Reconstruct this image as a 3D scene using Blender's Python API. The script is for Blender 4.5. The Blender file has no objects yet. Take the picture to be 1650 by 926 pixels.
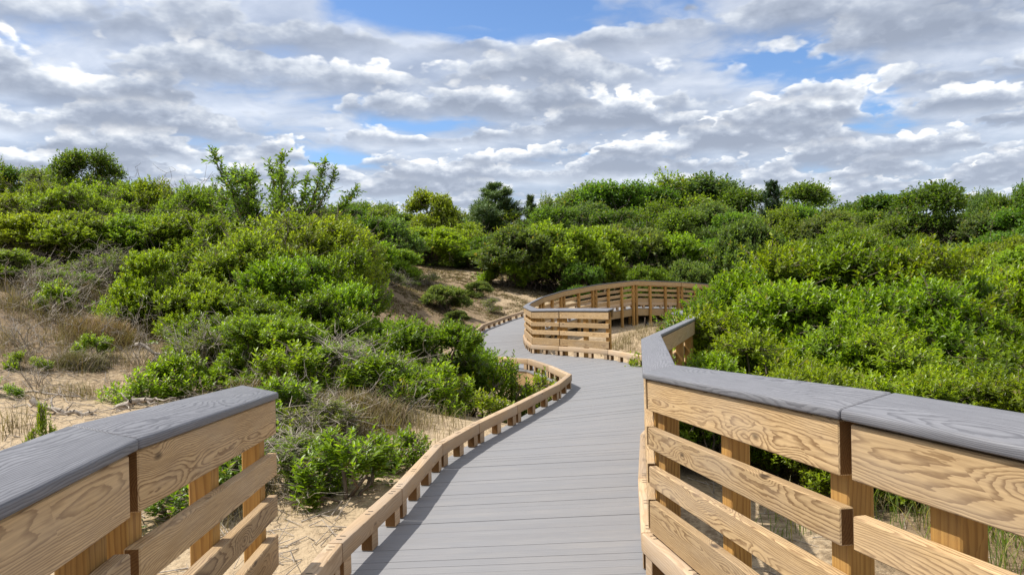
import bpy, bmesh, math, random
import numpy as np
from mathutils import Vector, Matrix

S = bpy.context.scene
COL = S.collection
R = math.radians
# ------------------------------------------------------------------ camera
CAMZ = 1.6
cam = bpy.data.cameras.new('camera')
cam.sensor_width = 36.0
cam.lens = 27.27
cam.clip_start = 0.05
cam.clip_end = 3000
co = bpy.data.objects.new('camera', cam)
COL.objects.link(co)
co.matrix_world = (Matrix.Translation((0, 0, CAMZ)) @ Matrix.Rotation(R(90 - 0.37), 4, 'X')
                   @ Matrix.Rotation(R(-1.2), 4, 'Z'))
S.camera = co
CM = co.matrix_world.to_3x3()

# ------------------------------------------------------------------ light
SUN_EL, SUN_AZ = 56.0, -82.0      # azimuth measured from +Y towards +X
sd = Vector((math.sin(R(SUN_AZ)) * math.cos(R(SUN_EL)), math.cos(R(SUN_AZ)) * math.cos(R(SUN_EL)), math.sin(R(SUN_EL))))
sun = bpy.data.lights.new('sun', 'SUN')
sun.energy = 4.8
sun.angle = R(0.6)
sun.color = (1.0, 0.95, 0.87)
so = bpy.data.objects.new('sun', sun)
COL.objects.link(so)
so.rotation_euler = sd.to_track_quat('Z', 'Y').to_euler()

S.view_settings.view_transform = 'Standard'
S.view_settings.look = 'None'
S.view_settings.gamma = 1
S.view_settings.use_curve_mapping = False
S.view_settings.exposure = 0.40
S.render.engine = 'CYCLES'
S.cycles.max_bounces = 6
S.cycles.diffuse_bounces = 4
S.cycles.glossy_bounces = 2
S.cycles.transmission_bounces = 3
S.cycles.use_denoising = True
try:
    S.cycles.denoiser = 'OPENIMAGEDENOISE'
    S.cycles.denoising_prefilter = 'ACCURATE'
except Exception:
    pass


class NT:
    """small node-tree writer"""
    def __init__(self, tree):
        self.t = tree
        tree.nodes.clear()

    def n(self, typ, ins=None, **props):
        nd = self.t.nodes.new(typ)
        for k, v in props.items():
            setattr(nd, k, v)
        for k, v in (ins or {}).items():
            s = nd.inputs[k]
            if isinstance(v, bpy.types.NodeSocket):
                self.t.links.new(v, s)
            else:
                s.default_value = v
        return nd

    def m(self, op, a, b=0.0, c=None, clamp=False):
        nd = self.n('ShaderNodeMath', {0: a, 1: b}, operation=op, use_clamp=clamp)
        if c is not None:
            if isinstance(c, bpy.types.NodeSocket):
                self.t.links.new(c, nd.inputs[2])
            else:
                nd.inputs[2].default_value = c
        return nd.outputs[0]

    def v(self, op, a, b=(0, 0, 0), scale=None):
        nd = self.n('ShaderNodeVectorMath', {0: a, 1: b}, operation=op)
        if scale is not None:
            if isinstance(scale, bpy.types.NodeSocket):
                self.t.links.new(scale, nd.inputs['Scale'])
            else:
                nd.inputs['Scale'].default_value = scale
        return nd.outputs['Value'] if op in ('LENGTH', 'DOT_PRODUCT', 'DISTANCE') else nd.outputs[0]

    def noise(self, vec, scale, detail=4, rough=0.55, dist=0.0, out='Fac'):
        return self.n('ShaderNodeTexNoise', {'Vector': vec, 'Scale': scale, 'Detail': detail, 'Roughness': rough,
                                             'Distortion': dist}).outputs[out]

    def ramp(self, fac, stops):
        nd = self.n('ShaderNodeValToRGB', {0: fac})
        e = nd.color_ramp.elements
        while len(e) < len(stops):
            e.new(0.5)
        for el, (p, c) in zip(e, stops):
            el.position = p
            el.color = (*c, 1) if len(c) == 3 else c
        return nd.outputs[0]

    def mapr(self, v, a, b, c=0.0, d=1.0, smooth=False):
        nd = self.n('ShaderNodeMapRange', {0: v, 1: a, 2: b, 3: c, 4: d})
        nd.clamp = True
        if smooth:
            nd.interpolation_type = 'SMOOTHSTEP'
        return nd.outputs[0]

    def mix(self, f, a, b, blend='MIX'):
        nd = self.n('ShaderNodeMix', data_type='RGBA', blend_type=blend)
        for sock, val in ((nd.inputs[0], f), (nd.inputs[6], a), (nd.inputs[7], b)):
            if isinstance(val, bpy.types.NodeSocket):
                self.t.links.new(val, sock)
            else:
                sock.default_value = val if not isinstance(val, tuple) else ((*val, 1) if len(val) == 3 else val)
        return nd.outputs[2]


# ------------------------------------------------------------------ sky
W = bpy.data.worlds.new('World')
S.world = W
W.use_nodes = True
t = NT(W.node_tree)
sky = t.n('ShaderNodeTexSky', sky_type='NISHITA', sun_disc=False, sun_elevation=R(SUN_EL), sun_rotation=R(SUN_AZ),
          air_density=1.0, dust_density=0.6, ozone_density=1.5)
d = t.n('ShaderNodeTexCoord').outputs['Generated']
sep = t.n('ShaderNodeSeparateXYZ', {0: d})


def cloud_plane(lift):
    z = t.m('MAXIMUM', t.m('ADD', sep.outputs[2], lift), 0.0)
    z = t.m('ADD', z, 0.10)
    q = t.n('ShaderNodeCombineXYZ', {0: t.m('DIVIDE', sep.outputs[0], z), 1: t.m('DIVIDE', sep.outputs[1], z), 2: 0.0})
    return q.outputs[0]


def cloud_den(lift):
    p = t.v('ADD', cloud_plane(lift), (SKY_SEED[0], SKY_SEED[1], 0.0))
    warp = t.noise(p, 2.2, 3, 0.55, out='Color')
    q = t.v('ADD', p, t.v('MULTIPLY', t.v('SUBTRACT', warp, (0.5, 0.5, 0.5)), (0.42, 0.42, 0.0)))
    big = t.noise(p, 0.85, 2, 0.5)
    mid = t.noise(q, 1.8, 9, 0.56)
    vo = t.n('ShaderNodeTexVoronoi', {'Vector': q, 'Scale': 2.1, 'Detail': 3.0, 'Roughness': 0.5, 'Lacunarity': 2.2}, feature='F1', normalize=True)
    puff = t.m('SUBTRACT', 1.0, vo.outputs['Distance'])
    return t.m('ADD', t.m('MULTIPLY', big, 0.40), t.m('ADD', t.m('MULTIPLY', mid, 0.54), t.m('MULTIPLY', puff, 0.42)))


def ray_dir(px, py):
    v = CM @ Vector(((px - 825) / 1250, (463 - py) / 1250, -1))
    return v.normalized()


SKY_SEED = (3.1, 7.7)
den = cloud_den(0.0)
den_up = cloud_den(0.028)
gap = None                                   # clear blue holes between the clouds
for (px, py, sx, sy, a) in ((770, 18, 0.19, 0.034, 0.30), (1215, 115, 0.08, 0.020, 0.09), (1410, 178, 0.035, 0.024, 0.2),
                            (700, 205, 0.09, 0.012, 0.10), (540, 250, 0.05, 0.012, 0.12), (1370, 95, 0.05, 0.012, 0.12)):
    c = ray_dir(px, py)
    w_ = t.v('MULTIPLY', t.v('SUBTRACT', d, tuple(c)), (1 / sx, 1 / sx, 1 / sy))
    l2 = t.v('DOT_PRODUCT', w_, w_)
    g = t.m('MULTIPLY', t.m('POWER', 2.718, t.m('MULTIPLY', l2, -1.0)), a)
    gap = g if gap is None else t.m('ADD', gap, g)
cover = t.mapr(t.m('SUBTRACT', den, gap), 0.60, 0.74, 0, 1, True)
lit = t.m('SUBTRACT', den, den_up)           # density falling upward = a sunlit top, rising upward = a grey base
lit = t.mapr(lit, -0.10, 0.15, 0, 1, False)
thick = t.mapr(den, 0.70, 0.92, 0, 1)
shade = t.m('SUBTRACT', t.m('ADD', t.m('MULTIPLY', lit, 0.95), 0.14), t.m('MULTIPLY', thick, 0.20), clamp=True)
ccol = t.ramp(shade, [(0.0, (2.5, 2.75, 3.35)), (0.3, (3.5, 3.8, 4.4)), (0.6, (5.6, 5.85, 6.3)), (1.0, (9.0, 9.0, 8.9))])
horiz = t.mapr(sep.outputs[2], 0.03, 0.17, 0.5, 0.0)
ccol = t.mix(horiz, ccol, (4.3, 4.8, 5.7))
skyc = t.mix(1.0, sky.outputs[0], (0.80, 0.98, 1.22), 'MULTIPLY')
col = t.mix(t.m('MULTIPLY', cover, 0.80), skyc, t.mix(0.45, ccol, (4.3, 4.75, 5.6)))
# rows of cumulus receding to the horizon, each with billowing lit tops over a flat grey base
az = t.m('ARCTAN2', sep.outputs[0], sep.outputs[1])
el = sep.outputs[2]
ROWS = [(0.080, 0.019, 19.0, 1.0), (0.097, 0.021, 16.0, 5.3), (0.115, 0.024, 13.5, 9.1), (0.135, 0.028, 11.5, 21.9), (0.158, 0.032, 9.8, 27.2),
        (0.185, 0.037, 8.4, 36.8), (0.216, 0.044, 7.0, 41.4), (0.252, 0.054, 5.8, 52.4), (0.296, 0.066, 4.8, 63.1), (0.350, 0.085, 3.8, 70.9)]
plain = col
for (base, th, f, seed) in ROWS:
    q = t.n('ShaderNodeCombineXYZ', {0: t.m('MULTIPLY', az, f), 1: t.m('MULTIPLY', el, f * (1.6 + 0.055 / base)), 2: seed}).outputs[0]
    n1 = t.noise(q, 1.15, 6, 0.56)
    n2 = t.noise(t.v('ADD', q, (0.05, 0.17, 0.0)), 1.15, 5, 0.56)
    bil = t.m('MULTIPLY', t.m('ABSOLUTE', t.m('SUBTRACT', t.noise(t.v('ADD', q, (0.0, 0.0, 7.7)), 2.7, 3, 0.5), 0.5)), 2.0)
    lowq = t.n('ShaderNodeCombineXYZ', {0: t.m('MULTIPLY', az, f), 1: 0.0, 2: seed + 3.0}).outputs[0]
    swell = t.mapr(t.noise(lowq, 0.62, 1, 0.5), 0.28, 0.60, -0.30, 1.45)
    top = t.m('ADD', t.m('MULTIPLY', swell, th), base)
    dd = t.m('DIVIDE', t.m('SUBTRACT', top, el), th)
    dd = t.m('ADD', dd, t.m('MULTIPLY', t.m('SUBTRACT', n1, 0.5), 1.9))
    dd = t.m('ADD', dd, t.m('MULTIPLY', t.m('SUBTRACT', bil, 0.20), 1.5))
    dd = t.m('SUBTRACT', dd, t.m('MULTIPLY', gap, 6.0))
    lo = t.m('DIVIDE', t.m('SUBTRACT', el, base), th)
    lo = t.m('ADD', lo, t.m('MULTIPLY', t.m('SUBTRACT', n1, 0.5), 1.1))
    mask = t.m('MULTIPLY', t.mapr(dd, 0.0, 0.26, 0, 1, True), t.mapr(lo, -0.45, 0.15, 0, 1, True))
    relief = t.m('MULTIPLY', t.m('SUBTRACT', n1, n2), 3.2)
    sh = t.m('ADD', t.mapr(lo, -0.2, 1.25, 0.0, 0.68), relief)
    sh = t.m('ADD', sh, t.mapr(dd, 0.0, 1.0, 0.46, -0.20))
    sh = t.m('ADD', sh, t.m('MULTIPLY', t.m('SUBTRACT', bil, 0.2), 0.40), clamp=True)
    cc = t.ramp(sh, [(0.0, (2.55, 2.95, 3.75)), (0.28, (3.5, 3.95, 4.8)), (0.55, (5.6, 6.0, 6.6)), (0.9, (9.4, 9.4, 9.3))])
    cc = t.mix(t.mapr(el, 0.05, 0.20, 0.42, 0.0), cc, (4.4, 4.9, 5.8))
    col = t.mix(t.m('MULTIPLY', mask, 0.96), col, cc)
low_sky = t.n('ShaderNodeBackground', {'Color': col, 'Strength': 0.105})
high_sky = t.n('ShaderNodeBackground', {'Color': t.mix(0.72, skyc, (7.4, 7.6, 7.9)), 'Strength': 0.105})   # broken cloud overhead
below = t.m('LESS_THAN', el, 0.0)
band = t.m('MAXIMUM', t.mapr(el, 0.42, 0.60, 0, 1, True), below)
mixs = t.n('ShaderNodeMixShader', {0: band, 1: low_sky.outputs[0], 2: high_sky.outputs[0]})
t.n('ShaderNodeOutputWorld', {'Surface': mixs.outputs[0]})
W.cycles.sampling_method = 'MANUAL'
W.cycles.sample_map_resolution = 256


# ------------------------------------------------------------------ object helpers
def tag(o, label=None, cat=None, group=None, kind=None):
    if label: o['label'] = label
    if cat: o['category'] = cat
    if group: o['group'] = group
    if kind: o['kind'] = kind
    return o


def link(name, me, parent=None):
    o = bpy.data.objects.new(name, me)
    COL.objects.link(o)
    if parent is not None:
        o.parent = parent
    return o


def empty(name, loc=(0, 0, 0)):
    o = bpy.data.objects.new(name, None)
    o.empty_display_size = 0.2
    COL.objects.link(o)
    o.location = loc
    return o


def np_mesh(name, V, F, mat, attrs=None, smooth=False, flat=False):
    """V (n,3); F (m,k) with one k; attrs: name -> (n,) float or (n,3) vector per vertex"""
    V = np.asarray(V, dtype=np.float32)
    F = np.asarray(F, dtype=np.int32)
    me = bpy.data.meshes.new(name)
    me.vertices.add(len(V))
    me.vertices.foreach_set('co', V.ravel())
    k = F.shape[1]
    me.loops.add(F.size)
    me.loops.foreach_set('vertex_index', F.ravel())
    me.polygons.add(len(F))
    me.polygons.foreach_set('loop_start', np.arange(0, F.size, k, dtype=np.int32))
    if smooth or flat:
        me.polygons.foreach_set('use_smooth', np.full(len(F), not flat))
    for an, av in (attrs or {}).items():
        av = np.asarray(av, dtype=np.float32)
        if av.ndim == 1:
            at_ = me.attributes.new(an, 'FLOAT', 'POINT')
            at_.data.foreach_set('value', av)
        else:
            at_ = me.attributes.new(an, 'FLOAT_VECTOR', 'POINT')
            at_.data.foreach_set('vector', av.ravel())
    me.materials.append(mat)
    me.update(calc_edges=True)
    me.validate()
    return me


# ------------------------------------------------------------------ materials
def new_mat(name):
    m = bpy.data.materials.new(name)
    m.use_nodes = True
    return m, NT(m.node_tree)


def finish(t, bsdf, bump=None):
    t.n('ShaderNodeOutputMaterial', {'Surface': bsdf})


def wood_mat(name, light, dark, knots=0.5, ring=52.0, rough=0.72, spec=0.25, contrast=1.0, bump=0.25, grey=0.0):
    """sawn board: growth rings round a wandering pith that runs along the board, with knots"""
    m, t = new_mat(name)
    g = t.n('ShaderNodeAttribute', attribute_name='grain').outputs['Vector']
    rnd = t.n('ShaderNodeAttribute', attribute_name='tone').outputs['Fac']
    s = t.n('ShaderNodeSeparateXYZ', {0: g})
    low = t.noise(t.v('MULTIPLY', g, (0.95, 5.0, 5.0)), 1.0, 2, 0.5, out='Color')
    off = t.v('MULTIPLY', t.v('SUBTRACT', low, (0.5, 0.5, 0.5)), (0.0, 0.115, 0.115))
    fine = t.noise(t.v('MULTIPLY', g, (7.0, 45.0, 45.0)), 1.0, 3, 0.6, out='Color')
    off2 = t.v('MULTIPLY', t.v('SUBTRACT', fine, (0.5, 0.5, 0.5)), (0.0, 0.009, 0.009))
    # knots: sparse cells that bend the rings round them
    kv = t.v('MULTIPLY', g, (3.6, 11.0, 11.0))
    vor = t.n('ShaderNodeTexVoronoi', {'Vector': kv, 'Scale': 1.0, 'Randomness': 1.0})
    kd = vor.outputs['Distance']
    pick = t.mapr(t.n('ShaderNodeSeparateColor', {0: vor.outputs['Color']}).outputs[0], 1 - knots, 1 - knots + 0.02, 0, 1)
    kn = t.m('MULTIPLY', t.m('POWER', 2.718, t.m('MULTIPLY', t.m('MULTIPLY', kd, kd), -9.0)), pick)
    p = t.v('ADD', t.v('ADD', g, off), off2)
    sp = t.n('ShaderNodeSeparateXYZ', {0: p})
    r2 = t.m('ADD', t.m('MULTIPLY', sp.outputs[1], sp.outputs[1]), t.m('MULTIPLY', sp.outputs[2], sp.outputs[2]))
    r = t.m('ADD', t.m('SQRT', r2), t.m('MULTIPLY', kn, 0.026))
    ph = t.m('MULTIPLY', r, ring * 2.0)
    saw = t.m('FRACT', ph)
    line = t.m('MULTIPLY', t.mapr(saw, 0.35, 0.85, 0, 1, True), t.mapr(saw, 0.88, 0.97, 1, 0, True))
    blot = t.noise(t.v('MULTIPLY', g, (1.2, 6, 6)), 1.0, 4, 0.6)
    streak = t.noise(t.v('MULTIPLY', g, (6.0, 160.0, 160.0)), 1.0, 3, 0.6)
    fac = t.m('MULTIPLY', line, t.m('MULTIPLY', t.mapr(blot, 0.25, 0.7, 0.55, 1.0), t.m('MULTIPLY', contrast, t.mapr(t.m('FRACT', t.m('MULTIPLY', rnd, 9.7)), 0, 1, 0.72, 1.0))), clamp=True)
    c = t.mix(fac, light, dark)
    c = t.mix(t.mapr(streak, 0.35, 0.7, 0, 0.42), c, dark)
    c = t.mix(t.mapr(kn, 0.80, 0.95, 0, 0.9), c, tuple(x * 0.28 for x in dark))
    weather = t.noise(t.v('MULTIPLY', g, (0.8, 3, 3)), 2.2, 3, 0.6)
    c = t.mix(t.mapr(weather, 0.4, 0.75, 0.0, 0.30 + grey), c, tuple(0.33 * x + 0.67 * sum(light) / 3 * 0.85 for x in light))
    tone = t.mapr(rnd, 0, 1, 0.74, 1.14)
    cc = t.n('ShaderNodeCombineColor', {0: tone, 1: tone, 2: tone}).outputs[0]
    c = t.mix(1.0, c, cc, 'MULTIPLY')
    b = t.n('ShaderNodeBsdfPrincipled', {'Base Color': c, 'Roughness': rough, 'Specular IOR Level': spec})
    h = t.m('ADD', t.m('MULTIPLY', line, -0.5), t.m('MULTIPLY', streak, 0.5))
    bp = t.n('ShaderNodeBump', {'Height': h, 'Strength': bump, 'Distance': 0.0015})
    t.t.links.new(bp.outputs[0], b.inputs['Normal'])
    finish(t, b.outputs[0])
    return m


M_PINE = wood_mat('treated_pine', (0.57, 0.395, 0.205), (0.145, 0.072, 0.026), knots=0.34, ring=95, contrast=1.0)
M_END = wood_mat('pine_end_grain', (0.20, 0.105, 0.04), (0.11, 0.05, 0.018), knots=0.0, ring=80, rough=0.9, spec=0.1, grey=-0.3)
M_POST = wood_mat('pine_post', (0.46, 0.265, 0.075), (0.25, 0.12, 0.03), knots=0.06, ring=42, grey=-0.15)
M_JOIST = wood_mat('joist_pine', (0.46, 0.32, 0.16), (0.26, 0.155, 0.06), knots=0.12)
M_CURB = wood_mat('curb_pine', (0.53, 0.385, 0.24), (0.30, 0.19, 0.10), knots=0.10, ring=60, contrast=0.8, grey=0.15)
M_CAP = wood_mat('grey_composite', (0.20, 0.20, 0.215), (0.075, 0.075, 0.085), knots=0.0, ring=105, rough=0.55, spec=0.3,
                 contrast=0.9, bump=0.35, grey=-0.3)
M_STAPLE, t = new_mat('stamped_ink')
finish(t, t.n('ShaderNodeBsdfPrincipled', {'Base Color': (0.03, 0.022, 0.018, 1), 'Roughness': 0.8}).outputs[0])

M_DECK, t = new_mat('grey_decking')
g = t.n('ShaderNodeAttribute', attribute_name='grain').outputs['Vector']
rnd = t.n('ShaderNodeAttribute', attribute_name='tone').outputs['Fac']
sp = t.n('ShaderNodeSeparateXYZ', {0: g})
fib = t.noise(t.v('MULTIPLY', g, (5.0, 110.0, 30.0)), 1.0, 4, 0.6)
dirt = t.noise(t.v('MULTIPLY', g, (1.6, 1.6, 1.6)), 1.0, 6, 0.62)
c = t.mix(fib, (0.185, 0.185, 0.193), (0.238, 0.236, 0.242))
c = t.mix(t.mapr(dirt, 0.45, 0.75, 0, 0.35), c, (0.30, 0.28, 0.26))
tone = t.mapr(rnd, 0, 1, 0.965, 1.03)
c = t.mix(1.0, c, t.n('ShaderNodeCombineColor', {0: tone, 1: tone, 2: tone}).outputs[0], 'MULTIPLY')
grv = t.mapr(t.m('SINE', t.m('MULTIPLY', sp.outputs[1], 2 * math.pi / 0.0353)), 0.6, 1.0, 0, 1, True)     # shallow grooves along each board
scuff = t.noise(t.v('MULTIPLY', g, (0.7, 9.0, 0.0)), 2.0, 5, 0.65)
c = t.mix(t.m('MULTIPLY', grv, 0.22), c, (0.13, 0.128, 0.132))
c = t.mix(t.mapr(scuff, 0.55, 0.75, 0, 0.30), c, (0.33, 0.32, 0.31))
b = t.n('ShaderNodeBsdfPrincipled', {'Base Color': c, 'Roughness': 0.7, 'Specular IOR Level': 0.2})
bp = t.n('ShaderNodeBump', {'Height': fib, 'Strength': 0.1,
                            'Distance': 0.002})
t.t.links.new(bp.outputs[0], b.inputs['Normal'])
finish(t, b.outputs[0])

M_SAND, t = new_mat('dune_sand')
pos = t.n('ShaderNodeNewGeometry').outputs['Position']
litter = t.n('ShaderNodeAttribute', attribute_name='litter').outputs['Fac']
n1 = t.noise(pos, 0.9, 6, 0.6)
n2 = t.noise(pos, 14.0, 5, 0.65)
n3 = t.noise(pos, 260.0, 2, 0.6)
c = t.mix(n1, (0.38, 0.285, 0.175), (0.49, 0.385, 0.255))
c = t.mix(t.mapr(n2, 0.42, 0.72, 0, 0.35), c, (0.27, 0.19, 0.118))
lm = t.m('ADD', litter, t.m('MULTIPLY', t.m('SUBTRACT', n2, 0.5), 1.6))
lm = t.m('ADD', lm, t.m('MULTIPLY', t.m('SUBTRACT', n1, 0.5), 1.2))
lit_c = t.mix(t.noise(pos, 45.0, 4, 0.7), (0.10, 0.07, 0.04), (0.30, 0.215, 0.13))
c = t.mix(t.mapr(lm, 0.40, 0.75, 0, 0.92), c, lit_c)
c = t.mix(t.mapr(n3, 0.5, 0.8, 0, 0.3), c, (0.30, 0.20, 0.12))
b = t.n('ShaderNodeBsdfPrincipled', {'Base Color': c, 'Roughness': 0.92, 'Specular IOR Level': 0.12})
hh = t.m('ADD', t.m('MULTIPLY', n2, 0.05), t.m('ADD', t.m('MULTIPLY', n3, 0.004), t.m('MULTIPLY', t.noise(pos, 5.0, 4, 0.6), 0.10)))
bp = t.n('ShaderNodeBump', {'Height': hh, 'Strength': 0.75, 'Distance': 1.0})
t.t.links.new(bp.outputs[0], b.inputs['Normal'])
finish(t, b.outputs[0])


def leaf_mat(name, old, young, dry=(0.20, 0.15, 0.05), dry_amt=0.04, rough=0.42, trans=0.5, spec=0.4):
    m, t = new_mat(name)
    var = t.n('ShaderNodeAttribute', attribute_name='var').outputs['Fac']
    age = t.n('ShaderNodeAttribute', attribute_name='young').outputs['Fac']
    oi = t.n('ShaderNodeObjectInfo').outputs['Random']
    c = t.mix(t.m('MULTIPLY', age, t.mapr(var, 0, 1, 0.35, 1.0)), old, young)
    k = t.m('MULTIPLY', t.mapr(var, 0, 1, 0.66, 1.35), t.mapr(oi, 0, 1, 0.74, 1.22))
    kk = t.n('ShaderNodeCombineColor', {0: t.m('MULTIPLY', k, t.mapr(t.m('FRACT', t.m('MULTIPLY', oi, 7.3)), 0, 1, 0.82, 1.06)), 1: k, 2: k}).outputs[0]
    c = t.mix(1.0, c, kk, 'MULTIPLY')
    c = t.mix(t.mapr(var, 1 - dry_amt, 1 - dry_amt + 0.01, 0, 0.8), c, dry)
    b = t.n('ShaderNodeBsdfPrincipled', {'Base Color': c, 'Roughness': rough, 'Specular IOR Level': spec})
    tl = t.n('ShaderNodeBsdfTranslucent', {'Color': t.mix(1.0, c, (1.5, 1.55, 0.5), 'MULTIPLY')})
    mx = t.n('ShaderNodeMixShader', {0: trans, 1: b.outputs[0], 2: tl.outputs[0]})
    finish(t, mx.outputs[0])
    return m


M_BAY = leaf_mat('bayberry_leaf', (0.150, 0.212, 0.014), (0.255, 0.325, 0.022), rough=0.36)
M_OLIVE = leaf_mat('olive_leaf', (0.158, 0.212, 0.02), (0.24, 0.295, 0.03), rough=0.45)
M_CHERRY = leaf_mat('cherry_leaf', (0.10, 0.16, 0.026), (0.19, 0.265, 0.04), rough=0.45)
M_OAK = leaf_mat('oak_leaf', (0.088, 0.150, 0.020), (0.150, 0.225, 0.026), rough=0.5)
M_DUSK = leaf_mat('dull_leaf', (0.105, 0.15, 0.04), (0.17, 0.215, 0.06), rough=0.55)
M_PINEN = leaf_mat('pine_needle', (0.10, 0.15, 0.062), (0.16, 0.215, 0.085), rough=0.55, trans=0.15)
M_CEDAR = leaf_mat('cedar_spray', (0.035, 0.07, 0.024), (0.065, 0.11, 0.034), rough=0.6, trans=0.1)
M_GRASS = leaf_mat('grass_blade', (0.11, 0.17, 0.035), (0.22, 0.26, 0.07), dry=(0.40, 0.31, 0.15), dry_amt=0.22, rough=0.5)
M_DRYG = leaf_mat('dry_grass_blade', (0.24, 0.165, 0.085), (0.40, 0.30, 0.17), dry=(0.16, 0.10, 0.055), dry_amt=0.2, rough=0.7,
                  trans=0.2, spec=0.15)
M_HEATH = leaf_mat('brown_heath', (0.24, 0.17, 0.11), (0.38, 0.29, 0.185), dry=(0.15, 0.16, 0.06), dry_amt=0.25, rough=0.8,
                   trans=0.15, spec=0.1)


def bark_mat(name, a, b_):
    m, t = new_mat(name)
    p = t.n('ShaderNodeNewGeometry').outputs['Position']
    n1 = t.noise(t.v('MULTIPLY', p, (40, 40, 14)), 1.0, 4, 0.65)
    c = t.mix(t.mapr(n1, 0.3, 0.7), a, b_)
    b = t.n('ShaderNodeBsdfPrincipled', {'Base Color': c, 'Roughness': 0.85, 'Specular IOR Level': 0.2})
    bp = t.n('ShaderNodeBump', {'Height': n1, 'Strength': 0.6, 'Distance': 0.006})
    t.t.links.new(bp.outputs[0], b.inputs['Normal'])
    finish(t, b.outputs[0])
    return m


M_BARK = bark_mat('grey_brown_bark', (0.085, 0.065, 0.05), (0.22, 0.18, 0.14))
M_DEAD = bark_mat('weathered_dead_wood', (0.20, 0.165, 0.13), (0.48, 0.42, 0.35))
M_FABRIC = bark_mat('black_fabric', (0.010, 0.010, 0.011), (0.02, 0.02, 0.022))

# ------------------------------------------------------------------ terrain
# heights are relative to the eye; a smooth surface through surveyed spots
SPOTS = np.array([
    (-1.2, 2, -1.8), (1.3, 2, -1.95), (-1.3, 4, -1.75), (1.5, 4, -2.0), (-0.9, 5.5, -1.55), (-0.55, 7.3, -1.48), (-0.1, 9, -1.65),
    (2.1, 6.3, -1.92), (2.7, 9, -1.95), (4, 6, -1.95), (3.2, 12, -1.9), (-0.2, 11.3, -1.98), (0, 15, -1.95), (1.3, 18.5, -1.85),
    (3, 18.3, -1.33), (2.7, 15, -1.7), (4.6, 27, -1.62), (5, 23, -1.55), (7, 30, -1.55), (6, 33, -1.3), (-1.6, 21, -1.55),
    (-1.5, 24, -1.3), (-0.3, 27.4, -1.25), (0.6, 29.5, -1.0), (-3, 32, -0.3), (-5.2, 35, 0.5), (-2, 38, 0.6), (0.6, 32.5, -0.6),
    (1, 25, -1.6), (-2, 6, -1.5), (-1.5, 8, -1.17), (-2.3, 8.5, -1.2), (-5.1, 8.9, -1.18), (-2.8, 6, -1.6), (-2.5, 4.7, -1.65),
    (-4.5, 7, -1.2), (-5.9, 11, -0.8), (-7.1, 11, -0.4), (-9.7, 15, 0.65), (-6.4, 14, -0.37), (-11.9, 18, 1.0), (-7.6, 18, 0.4),
    (-5, 17, -0.1), (-3.2, 15, -0.95), (-1.7, 13, -1.5), (-14, 22, 1.5), (-9, 25, 1.1), (-5, 27, 0.3), (-20, 50, 1.3), (0, 52, 0.5),
    (15, 40, -1.3), (20, 60, -0.5), (0, 75, 0.6), (40, 70, -0.2), (-40, 60, 2.6), (8, 36, -1.35), (10, 20, -1.75), (12, 10, -2.0),
    (20, 25, -1.3), (16, 26, -1.1), (-15, 5, -0.9), (0, -6, -1.8), (12, -4, -2.0), (-8, -4, -1.5), (-3.5, 11, -1.15),
    (-25, 15, 0.9), (30, 5, -2), (7, 14, -1.9), (60, 120, 0.8), (-60, 120, 2.0), (0, 120, 1.2), (70, 20, -1.5), (-60, 15, 1.0)], dtype=float)


def _phi(r2):
    return np.where(r2 > 1e-12, 0.5 * r2 * np.log(np.maximum(r2, 1e-12)), 0.0)


_n = len(SPOTS)
_d2 = ((SPOTS[:, None, :2] - SPOTS[None, :, :2]) ** 2).sum(-1)
_A = np.zeros((_n + 3, _n + 3))
_A[:_n, :_n] = _phi(_d2) + np.eye(_n) * 0.6
_A[:_n, _n] = 1
_A[:_n, _n + 1:] = SPOTS[:, :2]
_A[_n:, :_n] = _A[:_n, _n:].T
_b = np.zeros(_n + 3)
_b[:_n] = SPOTS[:, 2]
_w = np.linalg.solve(_A, _b)


def terrain(x, y):
    x = np.atleast_1d(np.asarray(x, float)); y = np.atleast_1d(np.asarray(y, float))
    xc = np.clip(x, -70, 70); yc = np.clip(y, -10, 125)
    z = np.empty(len(xc))
    for i in range(0, len(xc), 20000):
        a, b = xc[i:i + 20000], yc[i:i + 20000]
        d2 = (a[:, None] - SPOTS[None, :, 0]) ** 2 + (b[:, None] - SPOTS[None, :, 1]) ** 2
        z[i:i + 20000] = _phi(d2) @ _w[:_n] + _w[_n] + a * _w[_n + 1] + b * _w[_n + 2]
    z += 0.035 * np.sin(1.7 * x + 0.6 * y) * np.sin(1.3 * y - 0.4 * x + 1) + 0.018 * np.sin(4.1 * x + 2.2 * y + 2) * np.sin(3.7 * y - 1.6 * x)
    z += 0.20 * np.exp(-((x - 3.0) / 1.3) ** 2 - ((y - 18.0) / 1.3) ** 2)
    return z + CAMZ


def tz(x, y):
    return float(terrain(x, y)[0])


def at(px, py, dist):
    """the spot at `dist` metres ahead that a sight line through the photograph meets"""
    v = CM @ Vector(((px - 825) / 1250, (463 - py) / 1250, -1))
    v *= dist / v.y
    return Vector((v.x, v.y, v.z + CAMZ))


def graded(lo, hi, fine, lo_f, hi_f):
    out = list(np.arange(lo_f, hi_f + 1e-6, fine))
    s, v = fine, hi_f
    while v < hi:
        s *= 1.09; v += s; out.append(v)
    s, v = fine, lo_f
    pre = []
    while v > lo:
        s *= 1.09; v -= s; pre.append(v)
    return np.array(pre[::-1] + out)


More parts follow.
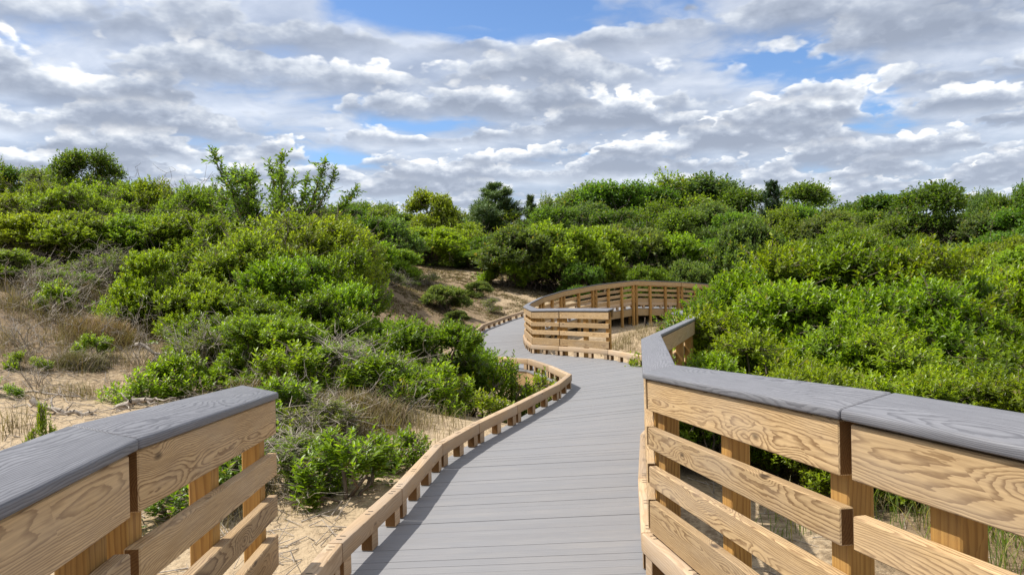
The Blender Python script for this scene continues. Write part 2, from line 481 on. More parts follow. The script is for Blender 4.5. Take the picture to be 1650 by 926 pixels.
gx = graded(-900, 900, 0.14, -9, 7)
gy = graded(-60, 1500, 0.16, 1.0, 20)
GX, GY = np.meshgrid(gx, gy)
GZ = terrain(GX.ravel(), GY.ravel())
nx, ny = len(gx), len(gy)
ii = np.arange(nx * ny).reshape(ny, nx)
F = np.stack([ii[:-1, :-1], ii[:-1, 1:], ii[1:, 1:], ii[1:, :-1]], -1).reshape(-1, 4)
gxx, gyy = GX.ravel(), GY.ravel()


def bump2(x, y, cx, cy, rx, ry):
    return np.exp(-((x - cx) / rx) ** 2 - ((y - cy) / ry) ** 2)


lit_a = (0.20 + 0.3 * bump2(gxx, gyy, -4.5, 30, 3, 6) + 0.5 * bump2(gxx, gyy, -6.5, 11, 3, 3) + 0.42 * bump2(gxx, gyy, -3, 33, 6, 5) + 0.55 * bump2(gxx, gyy, -10, 15, 5, 4) + 0.9 * bump2(gxx, gyy, -6, 22, 9, 6)
         + 0.5 * bump2(gxx, gyy, -2.6, 6, 1.4, 1.5) + 0.9 * bump2(gxx, gyy, 8, 10, 5, 6) + 0.45 * bump2(gxx, gyy, 3, 5, 1.6, 3)
         + 0.8 * (gyy > 38))
ground = link('ground', np_mesh('ground', np.stack([gxx, gyy, GZ], -1), F, M_SAND, {'litter': np.clip(lit_a, 0, 1.2)}, True))
tag(ground, kind='structure')

# ------------------------------------------------------------------ boardwalk
RNG = random.Random(11)
# stations along the walk: left edge x,y; right edge x,y; deck height relative to the eye
ST = [(-0.90, -1.2, 1.06, -1.2, -1.20), (-0.82, 1.3, 0.955, 1.4, -1.262), (-0.83, 2.2, 0.82, 1.93, -1.272), (-0.842, 3.58, 0.618, 3.64, -1.377),
      (-0.705, 4.57, 0.775, 4.7, -1.39), (-0.585, 5.9, 1.02, 6.1, -1.405), (-0.343, 6.8, 1.40, 7.2, -1.415), (0.0, 7.8, 1.90, 8.7, -1.42),
      (0.53, 9.46, 2.37, 10.4, -1.435), (0.76, 10.6, 2.47, 12.0, -1.46), (0.57, 12.0, 2.22, 13.3, -1.49), (0.27, 13.3, 1.82, 14.7, -1.505),
      (0.0, 13.75, 0.96, 16.05, -1.53), (-0.49, 14.7, 0.41, 17.0, -1.56), (-0.81, 15.8, 0.31, 18.5, -1.57), (-1.12, 18.5, 0.29, 20.0, -1.57),
      (-1.12, 20.7, 0.38, 21.4, -1.55), (-0.88, 22.8, 0.77, 22.3, -1.40), (-0.1, 25.4, 1.45, 23.6, -1.25), (0.75, 27.4, 2.6, 25.2, -1.10),
      (3.2, 29.3, 4.24, 27.3, -0.98), (5.6, 30.7, 6.16, 28.7, -1.08), (7.2, 32.0, 7.6, 30.1, -1.20), (10.0, 34.0, 10.4, 32.1, -1.3)]
LP = [Vector((s[0], s[1], s[4] + CAMZ)) for s in ST]
RP = [Vector((s[2], s[3], s[4] + CAMZ)) for s in ST]
UP = Vector((0, 0, 1))


def board(name, a, b, up_lo, up_hi, out_lo, out_hi, mat, parent, side, bevel=0.004, skew_a=0.0, skew_b=0.0, seg=1, tone=None,
          cross_major=True, tilt=0.0):
    """a plank from a to b; vertical extent up_lo..up_hi over the a-b line, sideways out_lo..out_hi away from the walk;
    skew_* shear the two end cuts (metres of length per metre sideways)"""
    dr = (b - a)
    L = dr.length
    dh = Vector((dr.x, dr.y, 0)).normalized()
    n = Vector((dh.y, -dh.x, 0)) * side
    bm = bmesh.new()
    vs = []
    for (l, sk) in ((0.0, skew_a), (1.0, skew_b)):
        for (o, u) in ((out_lo, up_lo), (out_hi, up_lo), (out_hi, up_hi), (out_lo, up_hi)):
            vs.append(bm.verts.new(a + dr * l + dh * (sk * o) + n * o + UP * (u + tilt * (o - out_lo))))
    for f in ((0, 1, 2, 3), (7, 6, 5, 4), (0, 4, 5, 1), (1, 5, 6, 2), (2, 6, 7, 3), (3, 7, 4, 0)):
        bm.faces.new([vs[i] for i in f])
    bmesh.ops.recalc_face_normals(bm, faces=bm.faces)
    # inner cuts keep the grain coordinate well sampled
    if bevel > 0:
        bmesh.ops.bevel(bm, geom=list(bm.edges), offset=bevel, segments=seg, affect='EDGES', profile=0.5)
    me = bpy.data.meshes.new(name)
    bm.to_mesh(me)
    bm.free()
    nv = len(me.vertices)
    P = np.empty(nv * 3, np.float32)
    me.vertices.foreach_get('co', P)
    P = P.reshape(-1, 3).astype(float) - np.array(a)
    du = np.array(dr / L)
    al = P @ du
    dp = P @ np.array(n)
    ac = P[:, 2] - al * du[2] - tilt * (dp - out_lo)
    ac = ac - (up_lo + up_hi) / 2
    dp = dp - (out_lo + out_hi) / 2
    if not cross_major:
        ac, dp = dp, ac
    o1, o2 = RNG.choice((-1, 1)) * RNG.uniform(0.0, 0.075), RNG.choice((-1, 1)) * RNG.uniform(0.045, 0.12)
    G = np.stack([al + RNG.uniform(0, 200), ac + o1, dp + o2], -1).astype(np.float32)
    ga = me.attributes.new('grain', 'FLOAT_VECTOR', 'POINT')
    ga.data.foreach_set('vector', G.ravel())
    ta = me.attributes.new('tone', 'FLOAT', 'POINT')
    ta.data.foreach_set('value', np.full(nv, RNG.random() if tone is None else tone, np.float32))
    me.materials.append(mat)
    if mat in (M_PINE, M_CURB):
        me.materials.append(M_END)
        for pl in me.polygons:
            if abs(pl.normal.dot(dr / L)) > 0.75:
                pl.material_index = 1
    if seg > 1:
        me.polygons.foreach_set('use_smooth', np.ones(len(me.polygons), dtype=bool))
        me.set_sharp_from_angle(angle=R(50))
    return seat(link(name, me, parent))


def seat(o):
    # the mesh is laid out in world coordinates: keep it there under its parent
    if o.parent is not None and o.parent.name != 'boardwalk':
        o.location = -o.parent.location
    return o


def turn(p, q, r_):
    a = (q - p).to_2d().normalized(); b = (r_ - q).to_2d().normalized()
    return math.atan2(a.x * b.y - a.y * b.x, a.dot(b))       # + = left turn


def post(a, dh, n, o, z0, z1, parent, wid=0.089, name='post', dep=None):
    dep = dep or wid
    return _post(a, dh, n, o, z0, z1, parent, wid, name, dep)


def _post(a, dh, n, o, z0, z1, parent, wid, name, dep):
    """square post whose near face lies o metres outside the rail line"""
    c = a + n * o
    c0 = Vector((c.x, c.y, z0)); c1 = Vector((c.x, c.y, z1))
    bm = bmesh.new()
    vs = []
    for z in (z0, z1):
        for (i, j) in ((-0.5, 0), (0.5, 0), (0.5, 1), (-0.5, 1)):
            q = c + dh * (i * wid) + n * (j * dep)
            vs.append(bm.verts.new((q.x, q.y, z)))
    for f in ((3, 2, 1, 0), (4, 5, 6, 7), (0, 1, 5, 4), (1, 2, 6, 5), (2, 3, 7, 6), (3, 0, 4, 7)):
        bm.faces.new([vs[k] for k in f])
    bmesh.ops.recalc_face_normals(bm, faces=bm.faces)
    bmesh.ops.bevel(bm, geom=list(bm.edges), offset=0.004, segments=1, affect='EDGES')
    me = bpy.data.meshes.new(name)
    bm.to_mesh(me); bm.free()
    nv = len(me.vertices)
    P = np.empty(nv * 3, np.float32); me.vertices.foreach_get('co', P)
    P = P.reshape(-1, 3) - np.array(c0)
    G = np.stack([P[:, 2] + RNG.uniform(0, 100), P @ np.array(dh) + RNG.uniform(-0.03, 0.03), P @ np.array(n) + RNG.uniform(0.02, 0.06)], -1)
    me.attributes.new('grain', 'FLOAT_VECTOR', 'POINT').data.foreach_set('vector', G.astype(np.float32).ravel())
    me.attributes.new('tone', 'FLOAT', 'POINT').data.foreach_set('value', np.full(nv, RNG.random(), np.float32))
    me.materials.append(M_POST)
    return seat(link(name, me, parent))


# heights over the deck
H_CAP, H_RAIL = 0.94, 0.912
BOARDS = [('top_board', 0.765, 0.908), ('slat', 0.592, 0.684), ('slat', 0.418, 0.508), ('slat', 0.203, 0.343)]


def railing(label, pts, side, mids=None, open_a=True, open_b=True, zlow=None):
    root = empty('railing', pts[0])
    tag(root, label, 'railing', 'timber railings of the boardwalk')
    n_ = len(pts)
    ang = [0.0] * n_
    for i in range(1, n_ - 1):
        ang[i] = turn(pts[i - 1], pts[i], pts[i + 1]) * (-side)      # + = bends so that the walk side opens
    for i in range(n_ - 1):
        a0, b0 = pts[i], pts[i + 1]
        dr = b0 - a0
        L = dr.to_2d().length
        dh = Vector((dr.x, dr.y, 0)).normalized()
        n = Vector((dh.y, -dh.x, 0)) * side
        u = dr / dr.length
        gap_a = 0.022 if a0.y < 4.5 else 0.008
        for (nm, lo, hi) in BOARDS:
            ea = (gap_a if i else 0.004) + RNG.uniform(0, 0.008)
            eb = (gap_a if i < n_ - 2 else 0.004) + RNG.uniform(0, 0.008)
            board(nm, a0 + u * ea, b0 - u * eb, lo + RNG.uniform(-.004, .004), hi + RNG.uniform(-.004, .004), 0.0, 0.038, M_PINE, root, side, 0.0035)
        # cap: mitred at the bends, rounded edges
        sa = -math.tan(ang[i] / 2); sb = math.tan(ang[i + 1] / 2)
        board('top_cap', a0 + u * (0.0025 if i else 0), b0 - u * 0.0025, H_RAIL, H_CAP, -0.014, 0.140, M_CAP, root, side, 0.0085,
              skew_a=-sa if i else 0, skew_b=-sb if i < n_ - 2 else 0, seg=3, tone=RNG.uniform(0.4, 0.7), cross_major=False, tilt=0.24)
        board('outer_board', a0 + u * 0.006, b0 - u * 0.006, 0.80, 0.941, 0.112, 0.136, M_JOIST, root, side, 0.003)
        k = [0.10, L - 0.10] if L > 0.55 else [L / 2]
        if L > 1.15:
            m_ = 1 if L < 2.3 else 2
            k += [L * (j + 1) / (m_ + 1) for j in range(m_)]
        for s_ in k:
            c = a0 + u * (s_ / max(L, 1e-6) * dr.length)
            zg = tz(c.x + n.x * 0.1, c.y + n.y * 0.1) - 0.25
            post(c, dh, n, 0.039, zg, c.z + H_RAIL - 0.002, root, dep=0.072)
    return root


def lift(p, z):
    return Vector((p[0], p[1], z + CAMZ))


near_right = railing('long near railing beside the decking with wide grey caps, bending outward before the glossy bushes',
                     [RP[0], RP[1], RP[2], RP[3], RP[5], RP[7], RP[8], RP[9]], 1)
near_left = railing('short near railing ending in the open above the sandy slope, its grey cap deeply grained',
                    [lift((-0.74, -0.9), -1.22), lift((-0.80, 0.9), -1.27), lift((-0.872, 1.77), -1.278), lift((-1.016, 3.3), -1.386)], -1)
far_rail = railing('far railing that wraps round the bend of the raised walk above a bare sand mound',
                   [RP[11], RP[12], RP[13], RP[15], RP[16], RP[17], RP[18], RP[19], RP[20], RP[21], RP[22], RP[23]], 1)


def curb(label, pts, side, start=0):
    """low toe rail: a beam held off the deck on short blocks"""
    root = empty('toe_rail', pts[0])
    tag(root, label, 'curb', 'timber toe rails along the decking edge')
    n_ = len(pts)
    ang = [0.0] * n_
    for i in range(1, n_ - 1):
        ang[i] = turn(pts[i - 1], pts[i], pts[i + 1]) * (-side)
    for i in range(n_ - 1):
        a, b = pts[i], pts[i + 1]
        dr = b - a
        L = dr.length
        u = dr / L
        dh = Vector((dr.x, dr.y, 0)).normalized()
        n = Vector((dh.y, -dh.x, 0)) * side
        sa = math.tan(ang[i] / 2); sb = -math.tan(ang[i + 1] / 2)
        board('beam', a + u * 0.003, b - u * 0.003, 0.098, 0.19, -0.034, 0.037, M_CURB, root, side, 0.006, skew_a=sa, skew_b=sb, seg=2, cross_major=False)
        m_ = max(2, int(round(L / 0.52)) + 1)
        for k in range(m_):
            s_ = 0.085 + (L - 0.17) * k / (m_ - 1)
            p = a + u * s_
            board('spacer_block', p - u * 0.048, p + u * 0.048, 0.004, 0.097, -0.028, 0.034, M_CURB, root, side, 0.003)
            if a.y < 9 and RNG.random() < 0.9:      # dark slot marks left by the fixings on the beam top
                for q in (-0.03, 0.02):
                    c = p + u * q + n * 0.002 + UP * 0.1912
                    me = bpy.data.meshes.new('fixing_mark')
                    me.from_pydata([c + u * (i_ * 0.004) + n * (j_ * 0.014) for (i_, j_) in ((-1, -1), (1, -1), (1, 1), (-1, 1))], [], [(0, 1, 2, 3)])
                    me.materials.append(M_STAPLE)
                    seat(link('fixing_mark', me, root))
    return root


curb('toe rail along the open sand side of the decking, long curving timber beam on blocks', LP[:16], -1)
curb('toe rail on the outer edge of the far bend below the brushy sand slope', LP[15:], -1)
curb('toe rail standing under the long near railing beside the green bushes', RP[:10], 1)
curb('toe rail under the far railing, running out past its open end', RP[9:], 1)

# the deck itself: cross boards, rim joists and supports
walk = empty('boardwalk', (0, 0, tz(0, 3)))
tag(walk, kind='structure')
WZ = walk.location.z
V, Fq, G, T = [], [], [], []
for i in range(len(ST) - 1):
    a0, a1, b0, b1 = LP[i], LP[i + 1], RP[i], RP[i + 1]
    w0 = (b0 - a0).normalized() * 0.075; w1 = (b1 - a1).normalized() * 0.075
    a0, b0, a1, b1 = a0 - w0, b0 + w0 * 0.55, a1 - w1, b1 + w1 * 0.55
    Lm = ((a1 - a0).length + (b1 - b0).length) / 2
    m_ = max(1, int(round(Lm / 0.095)))
    for k in range(m_):
        g0, g1 = k / m_, (k + 1) / m_
        e = 0.0008 / Lm
        p = [a0.lerp(a1, g0 + e), b0.lerp(b1, g0 + e), b0.lerp(b1, g1 - e), a0.lerp(a1, g1 - e)]
        base = len(V)
        dz = RNG.uniform(-0.0012, 0.0012)
        for q in p: V.append((q.x, q.y, q.z + dz - WZ))
        for q in p: V.append((q.x, q.y, q.z - 0.025 - WZ))
        Wd = (p[1] - p[0]).length
        ro = RNG.uniform(0, 300)
        for dz_ in (0, 0.5):
            G += [(ro, 0.0 + 0.006, dz_), (ro + Wd, 0.006, dz_), (ro + Wd, 0.135, dz_), (ro, 0.135, dz_)]
        T += [RNG.random()] * 8
        Fq += [(base, base + 1, base + 2, base + 3), (base, base + 4, base + 5, base + 1), (base + 1, base + 5, base + 6, base + 2),
               (base + 2, base + 6, base + 7, base + 3), (base + 3, base + 7, base + 4, base)]
link('decking', np_mesh('decking', V, Fq, M_DECK, {'grain': np.array(G), 'tone': np.array(T)}, flat=True), walk)
for (pts, side) in ((LP, -1), (RP, 1)):
    for i in range(len(pts) - 1):
        a, b = pts[i] - Vector((0, 0, WZ)), pts[i + 1] - Vector((0, 0, WZ))
        u = (b - a).normalized()
        board('rim_joist', a + u * 0.006, b - u * 0.006, -0.27, -0.03, 0.0355 if side > 0 else 0.02, 0.0375 if side > 0 else 0.055, M_JOIST, walk, side, 0.0)
for i in range(1, len(ST)):
    for (p, side) in ((LP[i], 1), (RP[i], -1)):
        q = p.lerp(RP[i] if side > 0 else LP[i], 0.09)
        zg = tz(q.x, q.y) - 0.2
        if zg < p.z - 0.3:
            o = post(Vector((q.x, q.y, 0)), Vector((1, 0, 0)), Vector((0, 1, 0)), -0.045, zg - WZ, p.z - 0.03 - WZ, walk, 0.1, 'support_post')

# ------------------------------------------------------------------ plant geometry
def unit(a):
    return a / np.maximum(np.linalg.norm(a, axis=-1, keepdims=True), 1e-9)


def leaf_arrays(P, A, N, L, W_, var, young, fold=0.22, hexa=True):
    """folded blades: six points and two quads each (hexa) or four points and two triangles"""
    N = unit(N - A * (A * N).sum(-1, keepdims=True))
    Sd = np.cross(A, N)
    L = L[:, None]; W_ = W_[:, None]
    if hexa:
        q = [P, P + A * L * .36 + Sd * W_ * .5 + N * W_ * fold, P + A * L * .74 + Sd * W_ * .40 + N * W_ * fold * .6, P + A * L - N * L * .06,
             P + A * L * .74 - Sd * W_ * .40 + N * W_ * fold * .6, P + A * L * .36 - Sd * W_ * .5 + N * W_ * fold]
        V = np.stack(q, 1).reshape(-1, 3)
        i = np.arange(len(P))[:, None] * 6
        F = np.concatenate([i + np.array([[0, 1, 2, 3]]), i + np.array([[0, 3, 4, 5]])], 1).reshape(-1, 4)
        k = 6
    else:
        q = [P, P + A * L * .5 + Sd * W_ * .5 + N * W_ * fold, P + A * L, P + A * L * .5 - Sd * W_ * .5 + N * W_ * fold]
        V = np.stack(q, 1).reshape(-1, 3)
        i = np.arange(len(P))[:, None] * 4
        F = np.concatenate([i + np.array([[0, 1, 2]]), i + np.array([[0, 2, 3]])], 1).reshape(-1, 3)
        k = 4
    return V, F, np.repeat(var, k), np.repeat(young, k)


def tube_arrays(E, sides=4):
    """E rows: x0 y0 z0 r0 x1 y1 z1 r1"""
    E = np.asarray(E, float)
    p0, r0, p1, r1 = E[:, 0:3], E[:, 3], E[:, 4:7], E[:, 7]
    a = unit(p1 - p0)
    ref = np.where(np.abs(a[:, 2:3]) > 0.9, np.array([[1.0, 0, 0]]), np.array([[0, 0, 1.0]]))
    u = unit(np.cross(a, ref)); v = np.cross(a, u)
    ths = np.arange(sides) * 2 * math.pi / sides
    ring = lambda p, r_: np.stack([p + (u * math.cos(h) + v * math.sin(h)) * r_[:, None] for h in ths], 1)
    V = np.concatenate([ring(p0, r0), ring(p1, r1)], 1).reshape(-1, 3)
    i = np.arange(len(E))[:, None] * (2 * sides)
    F = np.concatenate([i + np.array([[k, (k + 1) % sides, sides + (k + 1) % sides, sides + k]]) for k in range(sides)], 1).reshape(-1, 4)
    return V, F


def rand_unit(rg, n):
    return unit(rg.normal(size=(n, 3)))


def bend_path(rg, a, b, n, wob):
    p = np.linspace(0, 1, n + 1)[:, None]
    pts = a[None] * (1 - p) + b[None] * p
    pts[1:-1] += rg.normal(size=(n - 1, 3)) * wob
    return pts


def path_edges(pts, r0, r1):
    n = len(pts) - 1
    rr = np.linspace(r0, r1, n + 1)
    return [(*pts[i], rr[i], *pts[i + 1], rr[i + 1]) for i in range(n)]


def sprigs(rg, T, D, sl, k, leaf, wid, spread=1.0):
    """spiral of k leaves along the last sl metres up to each tip"""
    n = len(T)
    D = unit(D)
    u = unit(np.cross(D, rand_unit(rg, n))); v = np.cross(D, u)
    P, A, N, Y = [], [], [], []
    ph = rg.uniform(0, 6.28, n)
    for j in range(k):
        f = (j + 0.6) / k
        th = ph + j * 2.4 + rg.normal(0, .25, n)
        rad = u * np.cos(th)[:, None] + v * np.sin(th)[:, None]
        a = unit(D * (0.25 + 0.75 * f) + rad * spread * (1.05 - 0.55 * f) + rg.normal(0, .14, (n, 3)))
        P.append(T + D * (sl * (f - 1))[:, None] if np.ndim(sl) else T + D * sl * (f - 1))
        A.append(a); N.append(D * 0.8 + np.array([0, 0, .5]) - rad * 0.1 + rg.normal(0, .2, (n, 3))); Y.append(np.full(n, f))
    P = np.concatenate(P); A = np.concatenate(A); N = np.concatenate(N); Y = np.concatenate(Y)
    m = len(P)
    L = leaf * rg.uniform(.65, 1.2, m) * (1 - .25 * Y)
    return P, A, N, L, L * wid * rg.uniform(.85, 1.15, m), rg.uniform(0, 1, m), Y ** 1.5


def lobed_points(rg, n_lobes, n_tips, Rr, H, base=0.12, lobe=(0.32, 0.5), top_bias=0.0):
    """tips on the outer shells of lobes packed in a dome of radius Rr and height H"""
    C, Lr = [], []
    for k in range(n_lobes):
        th = rg.uniform(0, 6.28); zf = rg.uniform(0.0, 1.0) ** (1 - top_bias * .5)
        rr = math.sqrt(max(0, 1 - (zf * .92) ** 2)) * rg.uniform(.45, .85)
        lr = rg.uniform(*lobe) * Rr
        C.append((math.cos(th) * rr * (Rr - lr * .5), math.sin(th) * rr * (Rr - lr * .5), H * base + lr * .4 + zf * (H * (1 - base) - lr * 1.2)))
        Lr.append(lr)
    C = np.array(C); Lr = np.array(Lr)
    idx = rg.choice(n_lobes, n_tips, p=Lr ** 2 / (Lr ** 2).sum())
    dd = rand_unit(rg, n_tips)
    out = unit(C[idx] * np.array([1, 1, .6]) + np.array([0, 0, .25 * H]))
    flip = (dd * out).sum(-1) < -0.25
    dd[flip] *= -1
    rr = rg.uniform(.18, 1.0, n_tips) ** .6
    # ragged outline: the reach varies in small bunches, and some shoots stick out
    bunch = np.sin(dd[:, 0] * 7 + idx * 1.7) * np.sin(dd[:, 1] * 8 + idx * 2.3) * np.sin(dd[:, 2] * 6 + idx)
    rr *= 1 + .22 * bunch
    far = rg.random(n_tips) < .10
    rr[far] *= rg.uniform(1.05, 1.4, far.sum())
    T = C[idx] + dd * (Lr[idx] * rr)[:, None] * np.array([1, 1, .85])
    T[:, 2] = np.maximum(T[:, 2], rg.uniform(.04, .25, n_tips) * H)
    return T, dd, C, idx


class Kind:
    """one grown plant: stems and foliage meshes that several plants may share"""
    def __init__(self, stems, foliage, Rr, H):
        v = np.empty(len(foliage.vertices) * 3, np.float32)
        foliage.vertices.foreach_get('co', v)
        v = v.reshape(-1, 3)
        self.s, self.f = stems, foliage
        self.R = float(np.percentile(np.hypot(v[:, 0], v[:, 1]), 96))     # the size it really grew to
        self.H = float(np.percentile(v[:, 2], 99.3))


def shrub(seed, Rr, H, tips, k, leaf, wid, sl, mat, n_lobes=14, up=0.75, hexa=True, bare=0.0, twig=0.0035, lobe=(0.3, 0.46), bark=None):
    rg = np.random.default_rng(seed)
    T, dd, C, idx = lobed_points(rg, n_lobes, tips, Rr, H, 0.1, lobe)
    D = unit(dd * .55 + np.array([0, 0, up]) + rg.normal(0, .22, (tips, 3)))
    E = []
    for c in C:
        b0 = np.array([rg.normal(0, .10) * Rr, rg.normal(0, .10) * Rr, -0.12])
        E += path_edges(bend_path(rg, b0, c, 5, .05 * H), 0.016 * H ** .5, 0.008)
    pick = rg.random(tips) < 0.55
    for i in np.nonzero(pick)[0]:
        E += path_edges(bend_path(rg, C[idx[i]], T[i] - D[i] * .02, 2, .03), twig * 1.5, twig * .7)
    if bare > 0:
        for i in range(int(tips * bare)):
            j = rg.integers(len(C)); q = C[j] + rg.normal(0, .35, 3) * Rr * .8
            q[2] = max(q[2], .1 * H)
            pts = bend_path(rg, C[j], q, 3, .04)
            E += path_edges(pts, twig * 1.6, twig * .6)
            for _ in range(3):
                a = pts[rg.integers(1, 4)]
                E += path_edges(bend_path(rg, a, a + rg.normal(0, .13, 3) + np.array([0, 0, .08]), 2, .015), twig, twig * .5)
    P, A, N, L, W_, var, yg = sprigs(rg, T, D, sl * rg.uniform(.7, 1.3, tips), k, leaf, wid)
    V, F, a1, a2 = leaf_arrays(P, A, N, L, W_, var, yg, hexa=hexa)
    VT, FT = tube_arrays(E, 4 if hexa else 3)
    return Kind(np_mesh('stems', VT, FT, bark or M_BARK), np_mesh('foliage', V, F, mat, {'var': a1, 'young': a2}), Rr, H)


def tree(seed, Rr, H, trunk_f, leaves, leaf, mat, n_lobes=26, lobe=(0.22, 0.36), tr=0.11):
    rg = np.random.default_rng(seed)
    T, dd, C, idx = lobed_points(rg, n_lobes, leaves // 5, Rr, H * (1 - trunk_f), 0.05, lobe)
    T[:, 2] += H * trunk_f; C[:, 2] += H * trunk_f
    D = unit(dd * .8 + np.array([0, 0, .35]) + rg.normal(0, .3, T.shape))
    E = []
    top = np.array([rg.normal(0, .1), rg.normal(0, .1), H * .7])
    tp = bend_path(rg, np.array([0, 0, -.3]), top, 6, .08 * Rr * .5)
    E += path_edges(tp, tr, tr * .35)
    for c in C:
        a = tp[rg.integers(2, 6)]
        E += path_edges(bend_path(rg, a, c, 4, .06 * Rr), tr * .4, tr * .12)
    for i in range(0, len(T), 3):
        E += path_edges(bend_path(rg, C[idx[i]], T[i], 2, .05), tr * .1, tr * .05)
    P, A, N, L, W_, var, yg = sprigs(rg, T, D, leaf * 2.2, 5, leaf, .62, 1.1)
    V, F, a1, a2 = leaf_arrays(P, A, N, L, W_, var, yg, hexa=False)
    VT, FT = tube_arrays(E, 5)
    return Kind(np_mesh('trunk', VT, FT, M_BARK), np_mesh('crown', V, F, mat, {'var': a1, 'young': a2}), Rr, H)


def pine(seed, Rr, H, mat, tufts=1500, needle=0.17, wide=0.035, column=False):
    rg = np.random.default_rng(seed)
    E = path_edges(bend_path(rg, np.array([0, 0, -.3]), np.array([rg.normal(0, .15), 0, H * .97]), 8, .05), .02 * H + .04, .015)
    tp = np.array([e[:3] for e in E] + [E[-1][4:7]])
    T, D = [], []
    nb = 100 if not column else 110
    for b in range(nb):
        zf = rg.uniform(.12, .98)
        z = zf * H
        ax = np.array([np.interp(z, tp[:, 2], tp[:, 0]), np.interp(z, tp[:, 2], tp[:, 1]), z])
        th = rg.uniform(0, 6.28)
        prof = (1 - zf) ** (.75 if not column else .55) * (1 if zf > .25 else .55 + 1.8 * zf)
        ln = Rr * max(.12, prof) * rg.uniform(.6, 1.15)
        rise = rg.uniform(.3, .75) if not column else rg.uniform(.7, 1.5)
        end = ax + np.array([math.cos(th) * ln, math.sin(th) * ln, ln * rise])
        pts = bend_path(rg, ax, end, 4, .03 * ln)
        pts[:, 2] -= np.sin(np.linspace(0, math.pi, 5)) * ln * .06
        E += path_edges(pts, .02 + .008 * ln, .006)
        nt = max(4, int(tufts / nb * (ln / Rr + .25) * 1.25))
        f = rg.uniform(.3, 1, nt) ** .7
        q = np.stack([np.interp(f, np.linspace(0, 1, 5), pts[:, i]) for i in range(3)], -1)
        sp_ = rg.normal(0, .075 * ln + .04, (nt, 3)) * np.array([1, 1, .5])
        T.append(q + sp_)
        D.append(unit((end - ax)[None] / max(ln, .1) * .5 + sp_ * 2 + np.array([0, 0, .75]) + rg.normal(0, .25, (nt, 3))))
    T = np.concatenate(T); D = np.concatenate(D)
    P, A, N, L, W_, var, yg = sprigs(rg, T, D, needle * 1.0, 9, needle, wide / needle, .9)
    V, F, a1, a2 = leaf_arrays(P, A, N, L, W_, var, yg, hexa=False)
    VT, FT = tube_arrays(E, 5)
    return Kind(np_mesh('trunk', VT, FT, M_BARK), np_mesh('crown', V, F, mat, {'var': a1, 'young': a2}), Rr, H)


def fan_tree(seed, Rr, H):
    """several straight stems fanning from one foot, leafy along their upper halves"""
    rg = np.random.default_rng(seed)
    E, T, D = [], [], []
    for k in range(21):
        th = rg.uniform(0, 6.28); sp_ = rg.uniform(.15, 1.0) * Rr
        hh = H * rg.uniform(.72, 1.0) * (1 - .12 * sp_ / Rr)
        b = np.array([math.cos(th) * sp_, math.sin(th) * sp_, hh])
        pts = bend_path(rg, np.array([rg.normal(0, .08), rg.normal(0, .08), -.1]), b, 8, .035)
        E += path_edges(pts, .022, .006)
        for j in range(44):
            f = rg.uniform(.30, 1.0) ** .8
            a = np.array([np.interp(f * 8, range(9), pts[:, c]) for c in range(3)])
            dr = unit(rg.normal(0, .7, 3) + np.array([0, 0, .8]))
            ln = (.52 - .34 * f) * rg.uniform(.5, 1.2)
            E += path_edges(bend_path(rg, a, a + dr * ln, 2, .01), .005, .002)
            T.append(a + dr * ln); D.append(dr)
        T.append(b + np.array([0, 0, .1])); D.append(np.array([0, 0, 1.0]))
    P, A, N, L, W_, var, yg = sprigs(rg, np.array(T), np.array(D), .26, 11, .092, .36)
    V, F, a1, a2 = leaf_arrays(P, A, N, L, W_, var, yg)
    VT, FT = tube_arrays(E, 5)
    return Kind(np_mesh('trunk', VT, FT, M_BARK), np_mesh('crown', V, F, M_CHERRY, {'var': a1, 'young': a2}), Rr, H)


def dead_brush(seed, Rr, H, mains=9):
    rg = np.random.default_rng(seed)
    E = []

    def grow(a, dr, ln, r, lv):
        n = 4
        pts = [a]
        for i in range(n):
            dr = unit(dr + rg.normal(0, .22, 3) + np.array([0, 0, .03]))
            pts.append(pts[-1] + dr * ln / n)
        E.extend(path_edges(np.array(pts), r, r * .55))
        if lv > 0:
            for _ in range(rg.integers(2, 4)):
                i = rg.integers(1, n + 1)
                grow(pts[i], unit(dr + rg.normal(0, .55, 3)), ln * rg.uniform(.45, .7), max(.0024, r * .55), lv - 1)
    for m_ in range(mains):
        th = rg.uniform(0, 6.28)
        grow(np.array([rg.normal(0, .08), rg.normal(0, .08), -.08]), unit(np.array([math.cos(th), math.sin(th), rg.uniform(.5, 1.6) * H / Rr])),
             .62 * math.hypot(Rr, H) * rg.uniform(.7, 1.1), .012, 3)
    VT, FT = tube_arrays(E, 3)
    return Kind(None, np_mesh('dead_brush', VT, FT, M_DEAD), Rr, H)


# the species, several grown forms of each
BAY = [shrub(100 + i, 0.9, 1.5, 2200, 12, 0.057, 0.42, 0.12, M_BAY, n_lobes=18, up=.6) for i in range(4)]
BAYS = [shrub(120 + i, 0.42, 0.75, 150, 15, 0.062, 0.34, 0.20, M_BAY, n_lobes=9, up=1.5) for i in range(3)]
OLV = [shrub(140 + i, 1.1, 1.7, 2400, 11, 0.064, 0.44, 0.13, M_OLIVE, n_lobes=19, bare=.05, up=.6) for i in range(3)]
MID = [shrub(160 + i, 1.7, 2.3, 3900, 7, 0.125, 0.55, 0.17, m_, n_lobes=26, hexa=False, lobe=(.22, .38), bare=.02, up=.45)
       for i, m_ in enumerate((M_BAY, M_OLIVE, M_OLIVE, M_OAK, M_DUSK))]
CHERRY = fan_tree(181, 1.35, 3.2)
GREYB = [shrub(190 + i, 0.8, 1.2, 420, 11, 0.052, 0.4, 0.13, (M_BAY, M_OLIVE)[i], n_lobes=12, bare=.38, bark=M_DEAD, twig=.0035) for i in range(2)]
